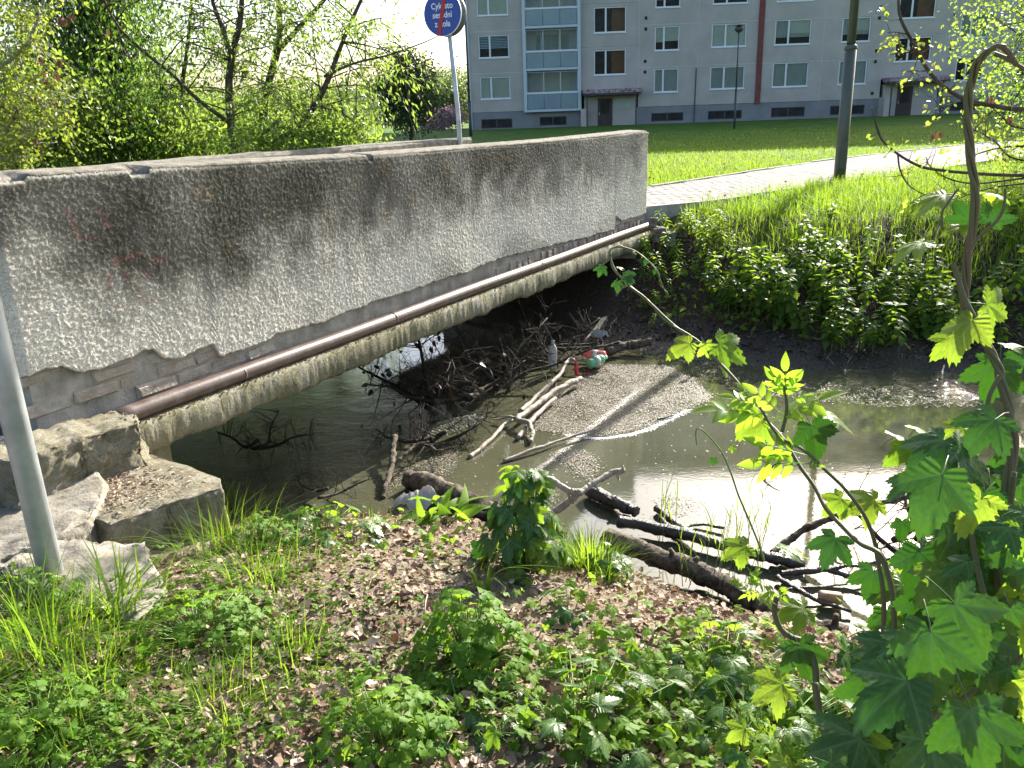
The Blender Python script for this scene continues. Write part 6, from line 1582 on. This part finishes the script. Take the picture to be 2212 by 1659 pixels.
STEMS = [([Z2(1990, 400), Z2(2090, 440), Z2(2212, 515), Z2(2330, 600)], 1.75, .004, .003), ([Z3(2110, 60), Z3(2100, 160), Z3(2060, 240), Z3(1960, 330), Z3(1900, 420)], 1.72, .0022, .003), ([Z3(1765, 290), Z3(1760, 200), Z3(1790, 140), Z3(1850, 60)], 1.74, .0022, .002), ([Z3(1820, 470), Z3(1850, 560), Z3(1880, 660), Z3(1940, 780)], 1.73, .005, .006),
 ([Z3(1985, 1340), Z3(2010, 1250), Z3(2030, 1180), Z3(2080, 1090)], 1.72, .004, .004), ([Z4(1890, 20), Z4(1910, 250), Z4(1935, 430), Z4(1975, 620), Z4(2050, 900)], 1.55, .0045, .005), ([Z4(2000, -20), Z4(2030, 200), Z4(2045, 380), Z4(2060, 570), Z4(2100, 800)], 1.6, .005, .005), ([Z4(2160, 0), Z4(2130, 250), Z4(2090, 480), Z4(2110, 700)], 1.58, .004, .005), ([Z4(2212, 180), Z4(2170, 420), Z4(2150, 700)], 1.6, .004, .004), ([Z4(1725, 1130), Z4(1745, 1280), Z4(1740, 1360), Z4(1660, 1480), Z4(1560, 1640)], 1.3, .0035, .004), ([Z4(1960, 1190), Z4(1850, 1260), Z4(1740, 1310), Z4(1640, 1430), Z4(1500, 1600)], 1.5, .003, .004), ([Z4(2060, 900), Z4(2040, 1150), Z4(1990, 1400), Z4(1900, 1650)], 1.6, .004, .005), ([Z4(1060, 1160), Z4(1075, 1260), Z4(1100, 1380), Z4(1130, 1500), Z4(1150, 1650)], 1.75, .0065, .008), ([Z4(2212, 990), Z4(2120, 1130), Z4(2080, 1300), Z4(2060, 1600)], 1.5, .003, .004)]
for P_, d_, r0, r1 in STEMS:
    Q, R_ = stemline(P_, d_, r0, r1); mb = MB(); mb.tube(Q, R_, 7); mb.build('stem', M_stem, vine, True)
LEAVES = [  # zoom, x, y, width, facing: f = towards the camera, u = level, g = glossy half level; tip direction angle on screen (deg, 270 = down)
 (4, 1000, 1030, 300, 'f', 285), (4, 1290, 1050, 330, 'g', 320), (4, 1480, 1230, 480, 'f', 215), (4, 1700, 1010, 480, 'f', 265), (4, 1730, 610, 350, 'g', 200), (4, 1900, 830, 450, 'f', 300), (4, 1480, 650, 270, 'g', 190), (4, 1150, 420, 250, 'f', 240), (4, 1370, 610, 250, 'f', 260), (4, 1720, 120, 450, 'f', 250), (4, 1690, 480, 270, 'g', 320), (4, 1540, 310, 140, 'f', 270), (4, 2110, 610, 260, 'f', 300), (4, 2150, 1030, 260, 'f', 280), (4, 2150, 1230, 300, 'f', 250), (4, 1950, 1440, 460, 'f', 290), (4, 1220, 1490, 380, 'f', 200), (4, 2000, 1350, 350, 'f', 240), (4, 2100, 1560, 420, 'f', 270), (4, 940, 770, 260, 'u', 180), (4, 640, 430, 200, 'u', 190), (4, 930, 420, 190, 'u', 0), (4, 1390, 885, 280, 'u', 20), (4, 820, 1200, 280, 'u', 190), (4, 1450, 1460, 360, 'f', 230), (4, 1720, 1600, 420, 'f', 280), (4, 1330, 180, 250, 'u', 160), (4, 1170, 180, 200, 'u', 200), (4, 2000, 450, 260, 'u', 0), (4, 1560, 70, 250, 'g', 200), (4, 2180, 60, 260, 'f', 280), (4, 1950, 60, 250, 'f', 260),
 (3, 2060, 720, 270, 'u', 10), (3, 1880, 850, 320, 'g', 225), (3, 1790, 920, 230, 'u', 200), (3, 2050, 1100, 300, 'g', 250), (3, 2150, 920, 160, 'u', 0), (3, 2170, 1010, 150, 'f', 280), (3, 1590, 380, 260, 'u', 190), (3, 1720, 110, 240, 'u', 200), (3, 1880, 190, 190, 'f', 120), (3, 1850, 270, 170, 'u', 190), (3, 2050, 95, 180, 'u', 350), (3, 2060, 200, 180, 'f', 60), (3, 1990, 1390, 350, 'g', 210), (3, 1700, 1500, 350, 'g', 200), (3, 1930, 1540, 350, 'g', 340), (3, 2130, 1450, 220, 'u', 20), (3, 1060, 1430, 300, 'g', 300), (3, 720, 1370, 230, 'u', 200), (3, 1180, 1330, 210, 'u', 330), (3, 1560, 1430, 250, 'u', 40), (3, 1640, 1380, 160, 'u', 60), (3, 1540, 1520, 210, 'u', 200), (3, 1830, 1400, 200, 'u', 180), (3, 2150, 1580, 240, 'f', 260)]
q = np.random.default_rng(1001)
right, upv = RN[:, 0], RN[:, 1]
def hop_at(x, y, dpx, face, ang, parent, dist=None, me=None):
    dist = float(np.clip(213.0 / dpx, 1.05, 1.85)) if dist is None else dist
    size = dpx * dist / (1.45 * FPX)
    c = aD(x, y, dist); to_cam = np.array([0, 0, EYE]) - c; to_cam /= np.linalg.norm(to_cam)
    a = math.radians(ang); tip = right * math.cos(a) + upv * math.sin(a)
    if face == 'f': nrm = to_cam + np.array([0, 0, .35]); tip = tip + to_cam * .15
    elif face == 'g': nrm = to_cam * .45 + np.array([0, 0, .8]); tip = tip * .9 + np.array([0, 0, -.25])
    else:
        k_ = q.random() < .6
        nrm = np.array([0, 0, .55]) + to_cam * .8 if k_ else np.array([0, 0, 1.0]) + to_cam * .08
        tip = np.array([tip[0], tip[1], (-.45 if k_ else -.22) + .2 * tip[2]])
    nrm = nrm + q.normal(0, .10, 3); tip = tip + q.normal(0, .08, 3); tip = tip / np.linalg.norm(tip)
    place(me or (HOP_LIT if (face == 'u' or q.random() < .12) else HOP)[q.integers(5)], parent, c - tip * size * .32, nrm, tip, size)
for zm, x, y, wd, fc, ang in LEAVES:
    X_, Y_ = (Z4 if zm == 4 else Z3)(x, y); hop_at(X_, Y_, wd / 2.548, fc, ang, vine)
for k in range(230):     # leaves deeper inside the thicket
    X_ = q.uniform(1760, 2260); Y_ = q.uniform(1060, 1720)
    if X_ < 1790 + (1659 - Y_) * .42: continue
    hop_at(X_, Y_, q.uniform(60, 135), q.choice(['f', 'f', 'g', 'g', 'u']), q.uniform(190, 350), vine, dist=q.uniform(1.35, 2.0))
# arching hop shoot that reaches over the stream
sh = tag(empty('hop_shoot', np.array([1.0, 2.05, float(hz(1.0, 2.05))])), 'long arching hop shoot reaching across the stream towards the bridge', 'vine')
def Z6(x, y): return ((1100 + x / 1.7015) / 1.5624, (400 + y / 1.7015) / 1.5624)
ARC = [Z6(1960, 1022), Z6(1920, 930), Z6(1880, 850), Z6(1790, 770), Z6(1700, 738), Z6(1640, 748), Z6(1632, 790), Z6(1660, 870), Z6(1730, 950), Z6(1850, 1050), Z6(2000, 1190), Z6(2212, 1345), Z3(480, 965), Z3(620, 1110), Z3(760, 1300), Z3(880, 1430), Z3(980, 1590), Z4(1060, 85), Z4(1120, 200), Z4(1220, 310), Z4(1310, 395), Z4(1400, 440), Z4(1450, 520), Z4(1490, 700), Z4(1500, 1000), Z4(1480, 1500)]
dd = np.interp(np.arange(len(ARC)), [0, 10, 16, 21, 25], [2.3, 2.15, 1.9, 1.75, 1.75])
Q, _ = stemline(ARC, list(dd), .003, .008); R_ = np.interp(np.linspace(0, 1, len(Q)), [0, .2, .35, 1], [.0014, .0024, .0036, .0056]); mb = MB(); mb.tube(Q, R_, 8); mb.build('stem', M_stem, sh, True)
Q2 = Q[:70] + np.c_[np.cos(np.arange(70) * .7), np.sin(np.arange(70) * .7), np.cos(np.arange(70) * .5)] * .004; mb = MB(); mb.tube(Q2, np.linspace(.0012, .0022, 70), 5); mb.build('stem', M_greenstem, sh, True)
for x, y, wd, fc, ang, zz in [(330, 935, 210, 'u', 190, 3), (590, 945, 270, 'u', 340, 3), (470, 945, 130, 'u', 290, 3), (35, 545, 95, 'f', 300, 3), (1580, 870, 90, 'f', 255, 6), (1740, 920, 100, 'f', 330, 6), (1675, 960, 85, 'f', 265, 6), (1690, 855, 60, 'u', 20, 6), (1835, 825, 40, 'f', 250, 6), (1890, 880, 36, 'f', 250, 6), (1770, 770, 34, 'u', 20, 6)]:
    X_, Y_ = (Z3 if zz == 3 else Z6)(x, y); hop_at(X_, Y_, wd / (2.548 if zz == 3 else 2.658), fc, ang, sh, dist=2.08)
# thin curling hop tendril in front of the water
td = tag(empty('hop_shoot', at(1600, 1215, .1)), 'thin pale hop tendril with a hooked tip over the bright water', 'vine')
Q, R_ = stemline([Z3(410, 1470), Z3(405, 1400), Z3(425, 1380), Z3(480, 1425), Z3(550, 1515), Z3(600, 1630), Z4(640, 130), Z4(700, 270), Z4(760, 420), Z4(780, 490)], 2.6, .0018, .0036); mb = MB(); mb.tube(Q, R_, 6); mb.build('stem', M_greenstem, td, True)
for x, y, wd, ang in [(500, 1560, 60, 260), (610, 1490, 60, 340)]: X_, Y_ = Z3(x, y); hop_at(X_, Y_, wd / 2.548, 'f', ang, td, dist=2.6)
for x, y, wd, ang in [(620, 430, 190, 180), (920, 425, 180, 10)]: X_, Y_ = Z4(x, y); hop_at(X_, Y_, wd / 2.548, 'u', ang, td, dist=2.5)
# ash sapling with compound leaves
ash = tag(empty('ash_sapling', np.array([1.05, 1.95, float(hz(1.05, 1.95))])), 'young ash sapling with bright compound leaves left of the hop vine', 'sapling')
for P_, r0, r1 in [([Z3(740, 1180), Z3(760, 1260), Z3(860, 1420), Z3(1000, 1500), Z3(1130, 1620), Z4(1230, 100), Z4(1330, 235), Z4(1385, 370), Z4(1405, 480), Z4(1440, 700), Z4(1430, 1100)], .0025, .005), ([Z3(895, 1130), Z3(905, 1280), Z3(880, 1400)], .003, .004), ([Z4(850, 690), Z4(838, 770), Z4(870, 860), Z4(930, 910), Z4(1010, 945), Z4(1060, 1060), Z4(1070, 1200)], .0055, .007)]:
    Q, R_ = stemline(P_, 1.82, r0, r1); mb = MB(); mb.tube(Q, R_, 7); mb.build('stem', M_stem, ash, True)
for (bx, by), (tx, ty), fc, k in [((900, 1240), (893, 990), 'f', 0), ((905, 1190), (1000, 1060), 'f', 1), ((890, 1200), (780, 1030), 'f', 1), ((760, 1260), (560, 1180), 'g', 0), ((770, 1300), (420, 1240), 'u', 2), ((850, 1330), (1170, 1150), 'u', 0), ((870, 1290), (690, 1140), 'f', 2), ((800, 1290), (560, 1330), 'f', 0), ((930, 1220), (1060, 1180), 'g', 1), ((1000, 1570), (670, 1570), 'f', 0), ((990, 1520), (700, 1440), 'f', 2), ((880, 1330), (980, 1240), 'u', 2), ((1010, 1570), (1120, 1590), 'f', 1), ((720, 1230), (640, 1110), 'g', 1)]:
    p0, p1 = aD(*Z3(bx, by), 1.82), aD(*Z3(tx, ty), 1.80); tip = p1 - p0; size = np.linalg.norm(tip) / 1.25
    to_cam = np.array([0, 0, EYE]) - p0; to_cam /= np.linalg.norm(to_cam)
    nrm = {'f': to_cam + (0, 0, .2), 'g': to_cam * .5 + np.array([0, 0, .8]), 'u': np.array([0, 0, 1.0]) + to_cam * .15}[fc]
    place(ASH[k], ash, p0, nrm + q.normal(0, .12, 3), tip, size)
for k in range(12):     # crumpled young leaves at the broken twig
    X_, Y_ = Z4(q.normal(780, 55), q.normal(640, 75)); p0 = aD(X_, Y_, 1.82); tip = q.normal(0, 1, 3); place(ASH[q.integers(3)], ash, p0, q.normal(0, 1, 3) + (0, 0, .6), tip, q.uniform(.03, .05))
